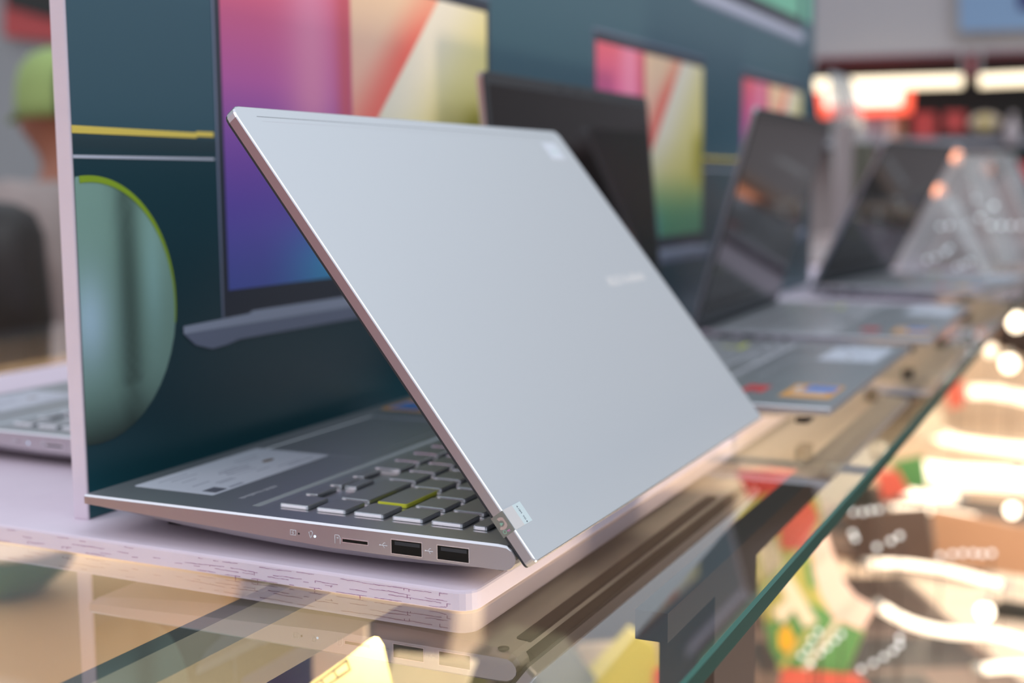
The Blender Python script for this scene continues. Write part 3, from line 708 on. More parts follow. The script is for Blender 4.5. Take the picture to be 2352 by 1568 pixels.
thing_slab('storage_box', [(545, 1360), (700, 1395), (725, 1480), (715, 1620), (580, 1620)], .50, 'case_dark', 'dark olive box under the glass between rail and cream panel', 'box', .10)
thing_slab('storage_box', [(1080, 1500), (1210, 1530), (1290, 1640), (1040, 1640)], .52, 'case_dark', 'dark box under the glass right of the greenish leaflet', 'box', .08)
# upright pale plastic strips inside the case
for (px, Y, m, lab) in (([(715, 1350), (835, 1365), (838, 1470), (790, 1600), (720, 1600)], .30, 'cream_panel', 'pale cream panel standing inside the case left of the yellow card'),
                        ([(905, 1500), (1090, 1520), (1060, 1600), (880, 1600)], .34, 'flyer_pale', 'pale greenish leaflet standing right of the yellow card under the glass')):
    thing_slab('leaflet', px, Y, m, lab, 'leaflet', .004)
thing_slab('leaflet', [(1290, 1530), (1325, 1480), (1470, 1470), (1600, 1350), (1634, 1338), (1634, 1640), (1290, 1640)], .62, 'cream_panel', 'beige leaflet standing behind the dark corner post', 'leaflet')
lf = thing_slab('leaflet', [(1300, 1590), (1440, 1440), (1500, 1480), (1530, 1640), (1300, 1640)], .60, 'flyer_yellow', 'yellow green leaflet with red print under the glass edge', 'leaflet')
q = slab(MB(), [(1500, 1540), (1540, 1520), (1560, 1640), (1500, 1640)], .595, .004); qo = q.build('red_print', 'flyer_red', lf)

# colourful promotional poster in the case, right of the post
PF = 0
fl = tag(empty('promotional_poster', at(1850, 1400, 1, 1.0)), 'large green and yellow promotional poster with rounded corner, beyond the glass edge', 'poster')
fb = Vector(fl.location)
def fslab(px, dy, name, m, th=.001):
    q = [p-fb+Vector((0, dy, 0)) for p in pts_plane(px, 1, 1.0)]
    return MB().hull8(q, [p+Vector((0, th, 0)) for p in q]).build(name, m, fl)
fslab([(1690, 1180), (1800, 1090), (1880, 1150), (1905, 1300), (1945, 1400), (1985, 1450), (1940, 1560), (1800, 1550), (1765, 1480), (1750, 1380), (1735, 1300)], 0, 'sheet', 'flyer_lime2', .003)
fslab([(1757, 1430), (1800, 1420), (1850, 1380), (1900, 1400), (1984, 1450), (1940, 1558), (1802, 1548), (1768, 1482)], -.002, 'printed_shape', 'flyer_green')
fslab([(1790, 1190), (1850, 1120), (1882, 1190), (1850, 1260), (1795, 1260)], -.002, 'printed_shape', 'flyer_red')
fslab([(1740, 1260), (1780, 1230), (1800, 1290), (1760, 1330)], -.002, 'printed_shape', 'flyer_pale')
fslab([(1785, 1330), (1812, 1310), (1880, 1425), (1850, 1440)], -.004, 'printed_shape', 'flyer_pale')
fslab([(1775, 1400), (1815, 1365), (1835, 1385), (1800, 1430)], -.006, 'printed_shape', 'flyer_pale')
fslab([(1790, 1450), (1810, 1430), (1830, 1470), (1810, 1500), (1792, 1485)], -.004, 'printed_shape', 'flyer_orange')
fslab([(1922, 1415), (1934, 1425), (1850, 1545), (1836, 1545)], -.004, 'printed_shape', 'flyer_pale')
fslab([(1856, 1440), (1868, 1448), (1800, 1535), (1788, 1530)], -.006, 'printed_shape', 'flyer_lime2')
fslab([(1850, 1290), (1880, 1280), (1890, 1340), (1860, 1350)], -.004, 'printed_shape', 'flyer_green')
fslab([(1800, 1530), (1970, 1545), (2000, 1575), (1790, 1575)], -.005, 'printed_shape', 'flyer_red')
# curved pale sheet
cs = tag(MB().build('curved_sheet', 'flyer_pink') if False else empty('paper_sheet', at(1930, 1400, 1, .95)), 'curved pale pink paper sheet leaning over the green poster', 'paper')
b0 = Vector(cs.location); outer = [(1895, 1215), (1912, 1270), (1935, 1330), (1965, 1370), (2012, 1395)]; inner = [(1862, 1240), (1868, 1310), (1885, 1370), (1915, 1420), (1980, 1448)]
mb = MB()
for i in range(4):
    q = [outer[i], outer[i+1], inner[i+1], inner[i]]
    mb.hull8([at(*p, 1, .95-.01*math.sin(i))-b0 for p in q], [at(*p, 1, .95-.01*math.sin(i))-b0+Vector((0, .002, 0)) for p in q])
mb.build('sheet', 'flyer_pink', cs)

# laptops and lights on the lower shelf
def lower_laptop(cx, cy, rz, th, lab, mdeck='case_laptop', z=SHZ+.001):
    t = tag(empty('laptop', (cx, cy, z), rz), lab, 'laptop', 'dark laptops inside the case')
    bs = MB().key(-.16, .16, -.11, .11, .002, .016, .01, .002).build('base', mdeck, t)
    MB().key(-.14, .14, -.015, .09, .0155, .0165, .002, .0003).build('keyboard', 'bezel', bs)
    MB().key(-.05, .05, -.10, -.035, .0155, .0163, .002, .0003).build('touchpad', 'bezel', bs)
    Tm = Matrix.Translation((0, .112, .012)) @ Matrix.Rotation(th, 4, 'X')
    ld = MB().key(-.16, .16, 0, .21, 0, .006, .008, .002, T=Tm).build('lid', mdeck, t)
    MB().key(-.15, .15, .010, .202, .006, .0066, .002, .0003, T=Tm).build('screen', 'case_screen', ld)
    return t
for (px, py, rz, th, lab) in ((2000, 1520, .5, .04, 'dark laptop opened flat in the case at bottom right'),
                              (2060, 1235, -.2, .04, 'dark brown laptop beside the pale reflection discs, mid right'),
                              (1350, 1560, .2, 1.3, 'dark laptop directly under the foreground glass'),
                              (690, 1500, .1, 1.2, 'dark laptop under the glass left of the yellow card')):
    p = at(px, py, 2, SHZ+.02); lower_laptop(p.x, p.y, rz, th, lab)

def tube_light(px, Y, rad, m, lab, name='light_tube', grp=None, endcap=True):
    p = [at(a, b, 1, Y) for a, b in px]; root = tag(empty(name, p[0]), lab, 'lamp', grp)
    # smooth the path
    P_ = []
    for i in range(len(p)-1):
        for k in range(5):
            t = k/5; a = p[max(i-1, 0)]; b_ = p[i]; c_ = p[i+1]; d_ = p[min(i+2, len(p)-1)]
            P_.append(.5*((2*b_)+(c_-a)*t+(2*a-5*b_+4*c_-d_)*t*t+(3*b_-a-3*c_+d_)*t**3)-p[0])
    P_.append(p[-1]-p[0]); MB().tube(P_, rad, 12).build('tube', m, root)
    for q in (p[0], p[-1]): rod(q, root, p[0], .002)
    if Y > 3.9:
        for q in (p[0], p[-1]): MB().box(q.x-p[0].x-.004, q.x-p[0].x+.004, -.004, .004, q.z-p[0].z+rad, .10).build('hanger', 'alu_bar', root)
    if endcap:
        d0 = (P_[0]-P_[1]).normalized(); MB().tube([P_[0]+d0*.012, P_[0]+d0*.0002], rad*1.05, 12).build('end_cap', 'alu_bar', root)
        d0 = (P_[-1]-P_[-2]).normalized(); MB().tube([P_[-1]+d0*.0002, P_[-1]+d0*.012], rad*1.05, 12).build('end_cap', 'alu_bar', root)
    return root
G = 'warm light tubes glowing in the case'
tube_light([(2000, 1293), (2080, 1296), (2180, 1312), (2300, 1342)], 1.35, .0055, 'led_warm', 'short straight glowing tube in the lower right, below the dark brown laptop', grp=G)
tube_light([(2025, 1395), (2090, 1430), (2180, 1452), (2290, 1458), (2400, 1490)], 1.15, .0065, 'led_warm', 'long curved glowing tube rising from the pale paper sheet', grp=G)
tube_light([(2112, 968), (2160, 1000), (2230, 1022), (2400, 1040)], 2.3, .014, 'led_warm', 'curved glowing tube near the middle of the right edge', grp=G)
tube_light([(2225, 900), (2290, 902), (2420, 930)], 2.8, .014, 'led_warm', 'upper glowing tube nearest the glass at the right', grp=G)
tube_light([(2120, 1085), (2200, 1095), (2300, 1100), (2420, 1110)], 2.0, .022, 'led_warm', 'thick bright glowing tube across the right edge', grp=G)
tube_light([(2260, 1535), (2330, 1530), (2420, 1528)], 1.1, .006, 'led_warm', 'glowing tube in the bottom right corner', grp=G)
tube_light([(1930, 1562), (2010, 1580), (2100, 1600)], 1.1, .006, 'led_warm', 'glowing tube at the bottom edge below the green poster', grp=G)
tube_light([(2050, 1165), (2140, 1170), (2240, 1190)], 1.7, .006, 'led_warm', 'slim glowing tube above the dark brown laptop', grp=G)
tube_light([(2075, 1130), (2130, 1140), (2200, 1142)], 1.75, .008, 'led_warm', 'short thick glowing tube above the slim one', grp=G)
def bulb(px, py, Y, rad, m, lab, grp='round warm bulbs in the case'):
    p = at(px, py, 1, Y); t = tag(empty('light_bulb', p), lab, 'bulb', grp)
    MB().lathe((0, 0, 0), [(0, -rad), (rad*.6, -rad*.8), (rad, 0), (rad*.8, rad*.6), (rad*.4, rad), (0, rad*1.05)], 14).build('glass', m, t)
    MB().lathe((0, 0, 0), [(0, rad*.95), (rad*.45, rad*.95), (rad*.45, rad*1.7), (0, rad*1.75)], 12).build('socket', 'alu_bar', t); rod(p-Vector((0, 0, rad)), t, p)
    if p.z > GZ: MB().tube([(0, 0, -rad), (0, 0, -.0115-p.z)], .0012, 6).build('stem', 'alu_bar', t)
    return t
for a in ((2335, 740, 2.6, .018, 'led_bulb', 'round glowing bulb at the right edge level with the third laptop'), (2318, 835, 2.4, .016, 'led_bulb', 'brightest round bulb below the one at the right edge'),
          (2275, 805, 2.5, .013, 'led_warm', 'dimmer bulb close left of the brightest one'), (2335, 1100, 1.7, .013, 'led_bulb', 'bright round bulb at right, above the orange laptop area'),
          (2325, 1172, 1.5, .010, 'led_bulb', 'small bright bulb under the thick glowing tube'), (2262, 1405, 1.1, .010, 'led_bulb', 'small round bulb above the long curved tube end'),
          (1716, 1465, .9, .0035, 'led_warm', 'tiny glowing bulb just right of the dark corner post'), (2022, 1030, 1.6, .008, 'led_warm', 'small bulb seen through the glass strip left of its edge'),
          (1365, 1248, 1.4, .008, 'led_bulb', 'bright bulb glowing through the glass beside the foreground laptop lid')):
    bulb(*a)
# panels, boxes and leaflets further back
back = [('panel_board', [(1960, 1160), (2080, 1010), (2420, 1060), (2420, 1330), (2120, 1260), (1980, 1230)], 2.2, 'case_floor', 'warm brown sheet standing across the case at right', 'panel'),
 ('panel_board', [(2010, 1330), (2420, 1380), (2420, 1600), (2080, 1600), (2020, 1420)], 1.6, 'cream_panel', 'cream sheet behind the long curved tube', 'panel'),
 ('panel_board', [(2060, 1000), (2250, 780), (2420, 850), (2420, 1080), (2090, 1060)], 3.0, 'cream_panel', 'large cream sheet at the far end of the case', 'panel'),
 ('storage_box', [(2280, 700), (2420, 640), (2420, 850), (2290, 800)], 3.08, 'soffit', 'dark brown box beside the round bulbs', 'box'),
 ('storage_box', [(2140, 1170), (2420, 1225), (2420, 1335), (2150, 1290)], 1.45, 'box_gold', 'orange brown box at the right edge of the case', 'box'),
 ('panel_board', [(1940, 1180), (2130, 1165), (2150, 1290), (1960, 1300)], 1.5, 'case_laptop', 'dark brown board behind the pale reflection discs, mid right', 'panel'),
 ('storage_box', [(1945, 1120), (2000, 1115), (2010, 1165), (1950, 1170)], 1.45, 'shelf_black', 'small black box left of the dark brown laptop', 'box'),
 ('leaflet', [(2045, 1060), (2120, 1045), (2130, 1120), (2060, 1130)], 1.95, 'flyer_green', 'small green leaflet just past the glass edge', 'leaflet'),
 ('leaflet', [(2170, 880), (2210, 870), (2215, 930), (2180, 940)], 2.6, 'flyer_red', 'small red leaflet near the upper glowing tube', 'leaflet'),
 ('leaflet', [(2010, 1085), (2060, 1080), (2090, 1130), (2030, 1150)], 1.6, 'flyer_red', 'reddish leaflet below the small green one', 'leaflet'),
 ('leaflet', [(2105, 950), (2160, 940), (2170, 1000), (2110, 1010)], 2.2, 'flyer_pale', 'pale leaflet beside the curved tube', 'leaflet'),
 ('storage_box', [(1690, 1085), (1830, 1078), (1810, 1125), (1720, 1145)], .95, 'box_red', 'red box seen through the glass behind the foreground lid', 'box'),
 ('storage_box', [(2250, 1420), (2300, 1380), (2420, 1400), (2420, 1470), (2260, 1470)], 1.45, 'shelf_black', 'black box behind the long curved tube', 'box'),
 ('panel_board', [(1760, 1080), (1880, 1060), (1990, 960), (2010, 1080), (1920, 1160), (1800, 1120)], 1.25, 'flyer_pale', 'pale yellowish sheet under the glass behind the red box', 'panel'),
 ('shelf_label', [(2165, 760), (2235, 752), (2230, 780), (2165, 775)], 2.0, 'lamp_orange', 'small orange lit label beyond the third laptop', 'label'),
 ('panel_board', [(1200, 1300), (1420, 1150), (1640, 1030), (1720, 1060), (1500, 1250), (1330, 1420)], 1.5, 'case_floor', 'tan sheet under the glass next to the lid of the foreground laptop', 'panel')]
for n, px, Y, m, lab, cat in back: thing_slab(n, px, Y, m, lab, cat, .012 if cat == 'box' else .005)

# clear plastic stands with glowing discs for lamp reflections, on the counter beyond the last laptop
def stand(pa, pb, pc, Y, dy, lab):
    a, b, c_ = at(*pa, 1, Y), at(*pb, 1, Y), at(*pc, 1, Y); a.z = max(a.z, GZ+.001 if Y < 1.9 else -.0118); c_.z = max(c_.z, GZ+.001 if Y < 1.9 else -.0118); t = tag(empty('acrylic_stand', a), lab, 'stand', 'clear plastic stands on the far counter'); o = Vector(a)
    w = Vector((.012, 0, 0))
    for p_, q_ in ((a, b), (b, c_)):
        dirv = Vector((0, dy, 0)); nrm = (q_-p_).cross(dirv).normalized()*.003
        MB().hull8([p_-o, q_-o, q_-o+dirv, p_-o+dirv], [p_-o+nrm, q_-o+nrm, q_-o+dirv+nrm, p_-o+dirv+nrm]).build('sheet', 'acrylic', t)
    return t
stand((2060, 625), (2205, 355), (2300, 620), 1.75, .35, 'clear folded plastic stand right of the farthest laptop')
stand((2150, 600), (2285, 350), (2400, 610), 2.1, .4, 'clear folded plastic stand at the right edge')
stand((1925, 570), (1905, 165), (2010, 560), 2.6, .25, 'tall narrow clear plastic stand behind the third laptop')
stand((2080, 630), (2155, 450), (2260, 640), 1.62, .2, 'low clear folded plastic stand in front of the others')
ctr = tag(MB().box(-.35, .62, 1.93, 3.9, GZ+.0002, -.0122).build('counter_board', 'post_beige'), 'pale board under the clear plastic stands at the far end', 'board')
def glints(row, Y, rad, m, lab):  # glowing discs on a made-up thread, in place of lamp reflections in clear plastic
    p = [at(a, b, 1, Y) for a, b in row]; t = tag(empty('glint_string', p[0]), lab, 'lamp reflection', 'small pale glowing discs shaped as lamp reflections')
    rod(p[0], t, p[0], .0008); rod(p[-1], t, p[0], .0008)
    for k in p: MB().lathe(k-p[0], [(0, -rad), (rad*.8, -rad*.6), (rad, 0), (rad*.8, rad*.6), (0, rad)], 10).build('glint', m, t)
    MB().tube([k-p[0]+Vector((0, rad, 0)) for k in p], rad*.1, 5).build('glint_link', 'alu_bar', t)
thing_slab('backdrop_cloth', [(2020, 350), (2330, 350), (2380, 520), (2380, 560), (2020, 560)], 3.0, 'post_beige', 'pale beige cloth panel behind the clear plastic stands', 'cloth', .006)
glints([(1958, 1224), (1964, 1236)], 1.1, .0030, 'glint_cool', 'pair of pale discs for lamp reflections just right of the glass edge')
glints([(2014, 1256), (2046, 1242), (2066, 1230)], 1.1, .0030, 'glint_cool', 'three pale discs for lamp reflections rising over the dark brown laptop')
glints([(1960, 1176), (1982, 1176), (2000, 1172), (2018, 1170)], 1.15, .0028, 'glint_cool', 'four pale discs for lamp reflections above the pair near the glass edge')
glints([(2160, 1276), (2188, 1272), (2212, 1270), (2236, 1270), (2256, 1272), (2278, 1270)], 1.2, .0030, 'glint_cool', 'row of six pale discs for lamp reflections above the straight glowing tube')
glints([(1978, 1536), (2006, 1522), (2030, 1508), (2052, 1494), (2066, 1480), (2066, 1464)], 1.0, .0028, 'glint_cool', 'bent row of pale discs for lamp reflections over the bottom right laptop')
glints([(1884, 1500), (1900, 1486), (1918, 1470), (1932, 1456)], .95, .0026, 'glint_cool', 'short row of pale discs for lamp reflections on the green poster')
glints([(1862, 1524), (1840, 1505), (1856, 1490), (1864, 1468), (1880, 1450)], .93, .0026, 'glint_cool', 'faint discs for lamp reflections left of the short row on the green poster')
glints([(2276, 518), (2300, 518), (2322, 518), (2345, 518)], 1.7, .0030, 'glint_cool', 'row of pale discs for lamp reflections at the right edge on the clear stands')
glints([(2130, 596), (2150, 590), (2172, 578), (2180, 570)], 1.6, .0028, 'glint_cool', 'short row of pale discs for lamp reflections low on the clear stands')
glints([(2160, 520), (2180, 518)], 1.6, .0028, 'glint_cool', 'two pale discs for lamp reflections in the middle of the clear stands')
glints([(2198, 612), (2214, 606), (2228, 600)], 1.58, .0026, 'glint_cool', 'three faint discs for lamp reflections at the foot of the clear stands')
glints([(2240, 440), (2242, 456)], 1.9, .0034, 'glint_cool', 'upper pair of pale discs for lamp reflections in the clear stands')
glints([(2250, 500), (2266, 484), (2284, 472)], 1.85, .0034, 'glint_cool', 'slanting pale discs for lamp reflections below the upper pair')
for (px, py, Y, lab) in ((2198, 362, 2.3, 'orange glow bulb right above the farthest laptop'), (2270, 392, 2.62, 'bright orange bulb on the clear stand at right'), (2158, 440, 1.95, 'orange bulb beside the farthest laptop edge')):
    bulb(px, py, Y, .012, 'lamp_orange', lab, 'orange bulbs among the clear stands')

# ------------------------------------------------------------------ far stall at the upper right
YF = 4.2
def fbox(name, x0, x1, ya, yb, m, lab, cat, Y=YF, th=.1, grp=None):
    return thing_slab(name, [(x0, ya), (x1, ya), (x1, yb), (x0, yb)], Y, m, lab, cat, th, grp)
st = tag(empty('market_stall', at(2100, 400, 1, YF)), 'far stall with grey fascia, dark shelves and glowing tube, upper right', 'stall'); so = Vector(st.location)
def spart(name, px, dY, m, th=.05, lab=None):
    q = [p-so for p in pts_plane(px, 1, YF+dY)]; return MB().hull8(q, [p+Vector((0, th, 0)) for p in q]).build(name, m, st, lab)
spart('fascia', [(1780, -200), (5200, -360), (5200, 20), (1780, 138)], 0, 'fascia', .08)
spart('trim', [(1780, 137), (5200, 18), (5200, 30), (1780, 147)], -.01, 'fascia_red', .06)
spart('soffit', [(1780, 146), (5200, 30), (5200, 110), (1780, 205)], .20, 'soffit', .05)
spart('back_panel', [(1780, 190), (5200, 100), (5200, 345), (1780, 345)], .45, 'shelf_black', .05)
spart('counter', [(1780, 334), (5200, 334), (5200, 1100), (1780, 900)], .30, 'teal_dark', .10)
spart('counter_top', [(1780, 318), (5200, 318), (5200, 334), (1780, 334)], .0, 'box_grey', .4)
spart('side_panel', [(1800, 345), (2050, 345), (2050, 700), (1800, 700)], .25, 'post_beige', .03)
wp = tag(empty('wall_poster', at(2290, 20, 1, YF-.03)), 'light blue framed poster on the grey fascia, top right', 'poster'); wo = Vector(wp.location)
for nm, px, d, m in (('frame', [(2188, -120), (2500, -140), (2500, 72), (2190, 82)], 0, 'sign_frame'), ('print', [(2200, -120), (2500, -140), (2500, 64), (2204, 72)], -.006, 'sign_blue'), ('printed_shape', [(2330, -60), (2500, -60), (2500, 30), (2340, 22)], -.010, 'sign_navy')):
    q = [p-wo for p in pts_plane(px, 1, YF-.03+d)]; MB().hull8(q, [p+Vector((0, .01 if d == 0 else .004, 0)) for p in q]).build(nm, m, wp)
thing_slab('red_ribbon', [(2224, 132), (2238, 132), (2238, 172), (2222, 172)], YF-.05, 'red_flag', 'small dark red ribbon hanging over the glowing tube', 'ribbon')
tube_light([(1868, 196), (2000, 192), (2210, 186)], YF-.1, .020, 'lamp_warm', 'long warm tube lamp under the fascia of the far stall', endcap=False)
tube_light([(2250, 186), (2330, 182), (2500, 176)], YF-.1, .020, 'lamp_warm', 'second warm tube lamp at the right edge of the far stall', endcap=False)
lbx = tag(empty('light_box', at(1990, 235, 1, YF)), 'glowing red and white light box on the far stall', 'sign'); lo2 = Vector(lbx.location)
for nm, px, d, m in (('frame', [(1876, 205), (2092, 205), (2088, 258), (1884, 268)], 0, 'lamp_red'), ('face', [(1895, 206), (2072, 206), (2068, 240), (1895, 244)], -.012, 'lamp_white')):
    q = [p-lo2 for p in pts_plane(px, 1, YF+d)]; MB().hull8(q, [p+Vector((0, .06 if d == 0 else .008, 0)) for p in q]).build(nm, m, lbx)
fbox('storage_box', 1942, 2032, 264, 317, 'box_grey', 'pale grey box below the glowing light box', 'box', Y=YF+.05)
fbox('bottle', 2054, 2076, 262, 317, 'box_gold', 'golden bottle beside the pale grey box', 'bottle', Y=YF+.05, th=.04)
fbox('bottle', 2036, 2052, 268, 317, 'flyer_pink', 'pale pink bottle left of the golden one', 'bottle', Y=YF+.03, th=.04)
fbox('packet', 2098, 2148, 258, 316, 'box_red', 'red packet with a pale slanted label', 'packet', Y=YF+.05, th=.04)
fbox('packet', 2170, 2216, 256, 302, 'box_red', 'bright red packet between the slanted one and the yellow tin', 'packet', Y=YF+.05, th=.04)
ytin = tag(empty('round_tin', at(2264, 282, 1, YF+.05)), 'pale yellow oval tin on the far shelf', 'tin')
MB().lathe((0, 0, 0), [(0, 0), (.050, 0), (.050, .03), (0, .03)], 20, axis=Vector((0, -1, 0)), sq=(1, .62)).build('body', 'cream_panel', ytin)
MB().lathe((0, -.031, 0), [(0, 0), (.024, 0), (.024, .003), (0, .003)], 16, axis=Vector((0, -1, 0))).build('lid', 'box_yellow', ytin)
bt = tag(empty('bottle', at(2324, 336, 1, YF-.05)), 'white pump bottle at the right of the far shelf', 'bottle')
MB().lathe((0, 0, 0), [(0, 0), (.022, 0), (.023, .06), (.010, .078), (.008, .09), (0, .09)], 16).build('body', 'bottle_white', bt)
MB().lathe((0, 0, .09), [(0, 0), (.010, 0), (.008, .015), (0, .018)], 12).build('cap', 'bottle_white', bt)
fbox('storage_box', 2318, 2420, 372, 425, 'sticker_red', 'red box at the far right edge behind the clear stands', 'box', Y=3.3)
fbox('storage_box', 2296, 2330, 350, 515, 'poster_green', 'small teal box above the red one at right', 'box', Y=3.5)
fbox('storage_box', 2330, 2420, 425, 520, 'teal_dark', 'dark box below the red one at the right edge', 'box', Y=3.25)
rs = tag(empty('wall_sign', at(50, 30, 1, 5.55)), 'red sign with black upper band on the grey wall, top left', 'sign'); ro = Vector(rs.location)
for nm, px, d, m in (('panel', [(8, -160), (200, -160), (200, 100), (8, 84)], 0, 'tent_red'), ('black_band', [(14, -160), (200, -160), (200, 60), (100, 38), (14, 14)], -.012, 'shelf_black')):
    q = [p-ro for p in pts_plane(px, 1, 5.55+d)]; MB().hull8(q, [p+Vector((0, .02 if d == 0 else .008, 0)) for p in q]).build(nm, m, rs)

# lit red shop light off to the right, seen as orange reflections in the laptop screens
for nm, c_, w, lab in (('light_box', (1.12, 3.5, .13), .07, 'orange light box outside the frame at right, mirrored in the second laptop screen'),
                       ('light_box', (.66, 3.3, -.27), .11, 'low red light box outside the frame at right, mirrored in the third laptop screen')):
    os_ = tag(empty(nm, c_), lab, 'sign')
    MB().box(-w, w, 0, .03, -.03, .03).build('face', 'lamp_orange', os_); MB().box(-w-.01, w+.01, .031, .06, -.04, .04).build('frame', 'shelf_black', os_)
    MB().box(-.02, .02, .035, .055, FLOOR-c_[2], -.041).build('leg', 'shelf_black', os_)
for c_, m_, lab in (((.40, 2.55, -.23), 'led_warm', 'round lamp on a stalk outside the frame, mirrored in the farthest screen'), ((.50, 2.55, -.27), 'led_bulb', 'second round lamp on a stalk outside the frame, beside the first')):
    t = tag(empty('stalk_lamp', c_), lab, 'lamp')
    MB().lathe((0, 0, 0), [(0, -.014), (.010, -.010), (.014, 0), (.010, .010), (0, .014)], 14).build('globe', m_, t)
    MB().tube([(0, 0, -.014), (0, 0, FLOOR-c_[2])], .004, 8).build('stalk', 'alu_bar', t)

# ------------------------------------------------------------------ people
def skin(name, nodes, edges, m, parent=None, root=0, sub=2):
    me = bpy.data.meshes.new(name); me.from_pydata([n[:3] for n in nodes], edges, []); o = bpy.data.objects.new(name, me); COL.objects.link(o)
    sk = o.modifiers.new('s', 'SKIN'); sk.use_smooth_shade = True
    for i, n in enumerate(nodes):
        rr = n[3] if isinstance(n[3], tuple) else (n[3], n[3]); me.skin_vertices[0].data[i].radius = rr; me.skin_vertices[0].data[i].use_root = (i == root)
    ss = o.modifiers.new('u', 'SUBSURF'); ss.levels = sub; ss.render_levels = sub
    dg = bpy.context.evaluated_depsgraph_get(); dg.update(); nm = bpy.data.meshes.new_from_object(o.evaluated_get(dg)); bpy.data.objects.remove(o)
    nm.materials.clear(); nm.materials.append(M[m]); o = bpy.data.objects.new(name, nm); COL.objects.link(o)
    for p in nm.polygons: p.use_smooth = True
    if parent is not None: o.parent = parent
    return o
def person(loc, rz, lab, H, lean, hair_long, cap, shirt, arm_l, arm_r, sc=1.0):
    """figure faces local +Y; loc is the point on the floor; H standing height; arms are lists of elbow, wrist targets (local)"""
    t = tag(empty('person', loc, rz), lab, 'person'); k = H/1.7
    def J(x, y, z): return (x*k, (y+lean*max(0, z-.95))*k, z*k-.0*lean)
    N = []; E_ = []
    def add(p, r, par):
        N.append((p[0], p[1], p[2], r if isinstance(r, tuple) else r*k)); i = len(N)-1
        if par is not None: E_.append((par, i))
        return i
    pel = add(J(0, 0, .95), (.14*k, .10*k), None); wai = add(J(0, 0, 1.10), (.13*k, .095*k), pel); ch = add(J(0, 0, 1.30), (.155*k, .105*k), wai); nb = add(J(0, -.005, 1.43), (.075*k, .065*k), ch)
    nk = add(J(0, .0, 1.49), .052, nb); jaw = add(J(0, .030, 1.548), (.062*k, .082*k), nk); hd = add(J(0, .012, 1.615), (.074*k, .092*k), jaw); tp_ = add(J(0, .0, 1.675), (.058*k, .072*k), hd)
    nose = add(J(0, .098, 1.585), .010, hd); earL = add(J(.082, .0, 1.59), (.010*k, .018*k), hd); earR = add(J(-.082, .0, 1.59), (.010*k, .018*k), hd)
    hands = []
    for sgn, arm in ((1, arm_l), (-1, arm_r)):
        sh = add(J(sgn*.17, 0, 1.385), .055, ch); el = add(arm[0], .042, sh); wr = add(arm[1], .026, el)
        d_ = (Vector(arm[1])-Vector(arm[0])).normalized(); side = d_.cross(Vector((0, 0, 1))).normalized()*sgn; pm = Vector(arm[1])+d_*.05*k
        pa = add(tuple(pm), (.034*k, .018*k), wr)
        for q_, (off_, ln) in enumerate(((-.024, .070), (-.008, .082), (.008, .076), (.023, .060))):
            b1_ = pm+side*off_*k+d_*.035*k; b2_ = b1_+d_*ln*.5*k+Vector((0, 0, -.012*k)); b3_ = b2_+d_*ln*.35*k+Vector((0, 0, -.02*k))
            f1 = add(tuple(b1_), .0095, pa); f2 = add(tuple(b2_), .0088, f1); add(tuple(b3_), .0075, f2)
        th1 = pm-side*.036*k-d_*.015*k; f1 = add(tuple(th1), .012, pa); add(tuple(th1-side*.018*k+d_*.038*k), .009, f1)
    for sgn in (1, -1):
        hp = add(J(sgn*.09, 0, .90), .085, pel); kn = add((sgn*.10*k, .02*k, .50*k), .055, hp); an = add((sgn*.10*k, -.01*k, .09*k), .038, kn); add((sgn*.11*k, .13*k, .035*k), .032, an)
    body = skin('body', N, E_, 'skin', t)
    # clothing
    S = []; SE = []
    def ad(p, r, par):
        S.append((p[0], p[1], p[2], r if isinstance(r, tuple) else r*k)); i = len(S)-1
        if par is not None: SE.append((par, i))
        return i
    a = ad(J(0, 0, .88), (.165*k, .125*k), None); b = ad(J(0, 0, 1.10), (.150*k, .115*k), a); c_ = ad(J(0, 0, 1.30), (.175*k, .125*k), b); d2 = ad(J(0, -.003, 1.42), (.105*k, .085*k), c_)
    for sgn, arm in ((1, arm_l), (-1, arm_r)):
        sh = ad(J(sgn*.18, 0, 1.385), .070, c_); e_ = Vector(J(sgn*.17, 0, 1.385)).lerp(Vector(arm[0]), .75); ad(tuple(e_), .062, sh)
    skin('shirt', S, SE, shirt, t)
    S = []; SE = []; a = ad(J(0, 0, .93), (.155*k, .12*k), None)
    for sgn in (1, -1):
        h_ = ad((sgn*.09*k, 0, .85*k), .10, a); kk = ad((sgn*.10*k, .02*k, .50*k), .075, h_); ad((sgn*.10*k, -.01*k, .12*k), .06, kk)
    skin('trousers', S, SE, 'cloth_dark', t)
    for sgn in (1, -1): MB().key(-.045*k, .045*k, -.08*k, .17*k, .002, .07*k, .03*k, .02*k, T=Matrix.Translation((sgn*.108*k, 0, 0))).build('shoe', 'cloth_dark', t)
    hc = Vector(J(0, .012, 1.615))
    for sgn in (1, -1):
        ey_ = MB().lathe(Vector((0, 0, 0)), [(0, -.011*k), (.008*k, -.008*k), (.011*k, 0), (.008*k, .008*k), (0, .011*k)], 10); ey_.v = [(v[0]+hc.x+sgn*.030*k, v[1]+hc.y+.080*k, v[2]+hc.z-.01*k) for v in ey_.v]; e1 = ey_.build('eye', 'eye_white', t)
        MB().lathe(Vector((hc.x+sgn*.030*k, hc.y+.0905*k, hc.z-.01*k)), [(0, 0), (.0045*k, 0), (.0045*k, .001*k), (0, .0015*k)], 10, axis=Vector((0, 1, 0))).build('iris', 'eye_dark', e1)
    MB().key(-.022*k, .022*k, 0, .008*k, -.006*k, .006*k, .002*k, .002*k, T=Matrix.Translation((hc.x, hc.y+.082*k, hc.z-.062*k))).build('mouth', 'lips', t)
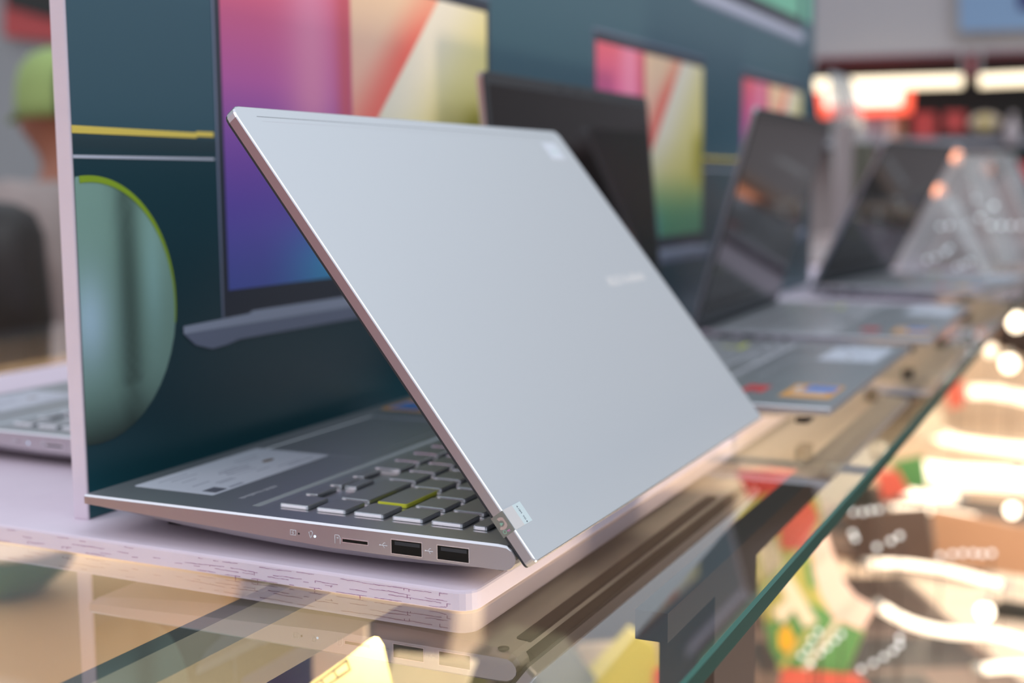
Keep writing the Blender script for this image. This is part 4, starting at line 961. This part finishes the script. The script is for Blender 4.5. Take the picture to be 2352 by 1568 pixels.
    if hair_long:
        R_ = []
        for z, rx, ry, oy_ in ((.105, .01, .01, -.005), (.100, .045, .055, -.005), (.08, .078, .095, -.008), (.04, .094, .112, -.014), (-.01, .098, .105, -.030), (-.07, .105, .095, -.045), (-.14, .112, .085, -.055), (-.21, .105, .07, -.060), (-.27, .07, .045, -.065), (-.29, .02, .015, -.065)):
            R_.append([(hc.x+rx*k*math.cos(a_)*(1+.05*math.sin(5*a_)), hc.y+oy_*k+ry*k*math.sin(a_)*(1 if math.sin(a_) < .3 or z > .03 else .35), hc.z+z*k) for a_ in [2*math.pi*i/28 for i in range(28)]])
        MB().loft(R_, smooth=True).build('hair', 'hair', t)
    if cap:
        R_ = []; R2 = []
        for z, f_ in ((.112, .05), (.110, .35), (.098, .65), (.07, .90), (.03, 1.0), (-.012, 1.03), (-.040, 1.0)):
            R_.append([(hc.x+.088*k*f_*math.cos(a_), hc.y-.004*k+.106*k*f_*math.sin(a_), hc.z+z*k) for a_ in [2*math.pi*i/28 for i in range(28)]])
        cp = MB().loft(R_, smooth=True).build('cap', 'cap_green', t)
        MB().hull8([(hc.x-.055*k, hc.y+.09*k, hc.z-.035*k), (hc.x+.055*k, hc.y+.09*k, hc.z-.035*k), (hc.x+.045*k, hc.y+.115*k, hc.z-.050*k), (hc.x-.045*k, hc.y+.115*k, hc.z-.050*k)],
                   [(hc.x-.055*k, hc.y+.09*k, hc.z-.030*k), (hc.x+.055*k, hc.y+.09*k, hc.z-.030*k), (hc.x+.045*k, hc.y+.115*k, hc.z-.045*k), (hc.x-.045*k, hc.y+.115*k, hc.z-.045*k)]).build('visor', 'cap_green', cp)
        R3 = []
        for z, f_ in ((.100, .4), (.085, .75), (.06, .97), (.02, 1.07), (-.042, 1.07)):
            R3.append([(hc.x+.078*k*f_*math.cos(a_), hc.y-.058*k+.056*k*f_*(math.sin(a_) if math.sin(a_) < 0 else .05*math.sin(a_)), hc.z+z*k) for a_ in [2*math.pi*i/28 for i in range(28)]])
        MB().loft(R3, smooth=True).build('rear_panel', 'cap_dark', cp)
    return t
# man in the green cap: stands beyond the counter, mostly hidden by the pink board edge
def tolocal(px, py, Y, o, rz):
    p = at(px, py, 1, Y)-Vector(o); return tuple(Matrix.Rotation(-rz, 3, 'Z') @ p)
hp = at(150, 218, 1, 1.52); H1 = 1.7*(hp.z-FLOOR)/1.625; O1 = (hp.x, hp.y, FLOOR); R1 = math.radians(92)
P1 = person(O1, R1, 'person in a lime green cap and grey T-shirt, half hidden by the pink board edge', H1, 0.0, False, True, 'shirt_grey',
            [tolocal(250, 800, 1.40, O1, R1), tolocal(75, 858, 1.30, O1, R1)], [(-.24, -.02, 1.00), (-.24, .16, .84)])
wr = Vector(tolocal(88, 854, 1.305, O1, R1)); dr = (wr-Vector(tolocal(250, 800, 1.40, O1, R1))).normalized()
MB().tube([wr-dr*.012, wr+dr*.008], .034, 16).build('bracelet', 'bracelet', P1)
# person with long dark hair, lower left
h2 = at(-22, 590, 1, .86); H2 = 1.7*(h2.z-FLOOR)/1.615
P2 = person((h2.x, h2.y, FLOOR), math.radians(35), 'person with dark hair low at the left edge, seen from behind', H2, 0.0, True, False, 'cloth_dark',
            [(.16, .06, .72), (.10, .16, .62)], [(-.16, .06, .72), (-.10, .16, .62)])
kids_index()
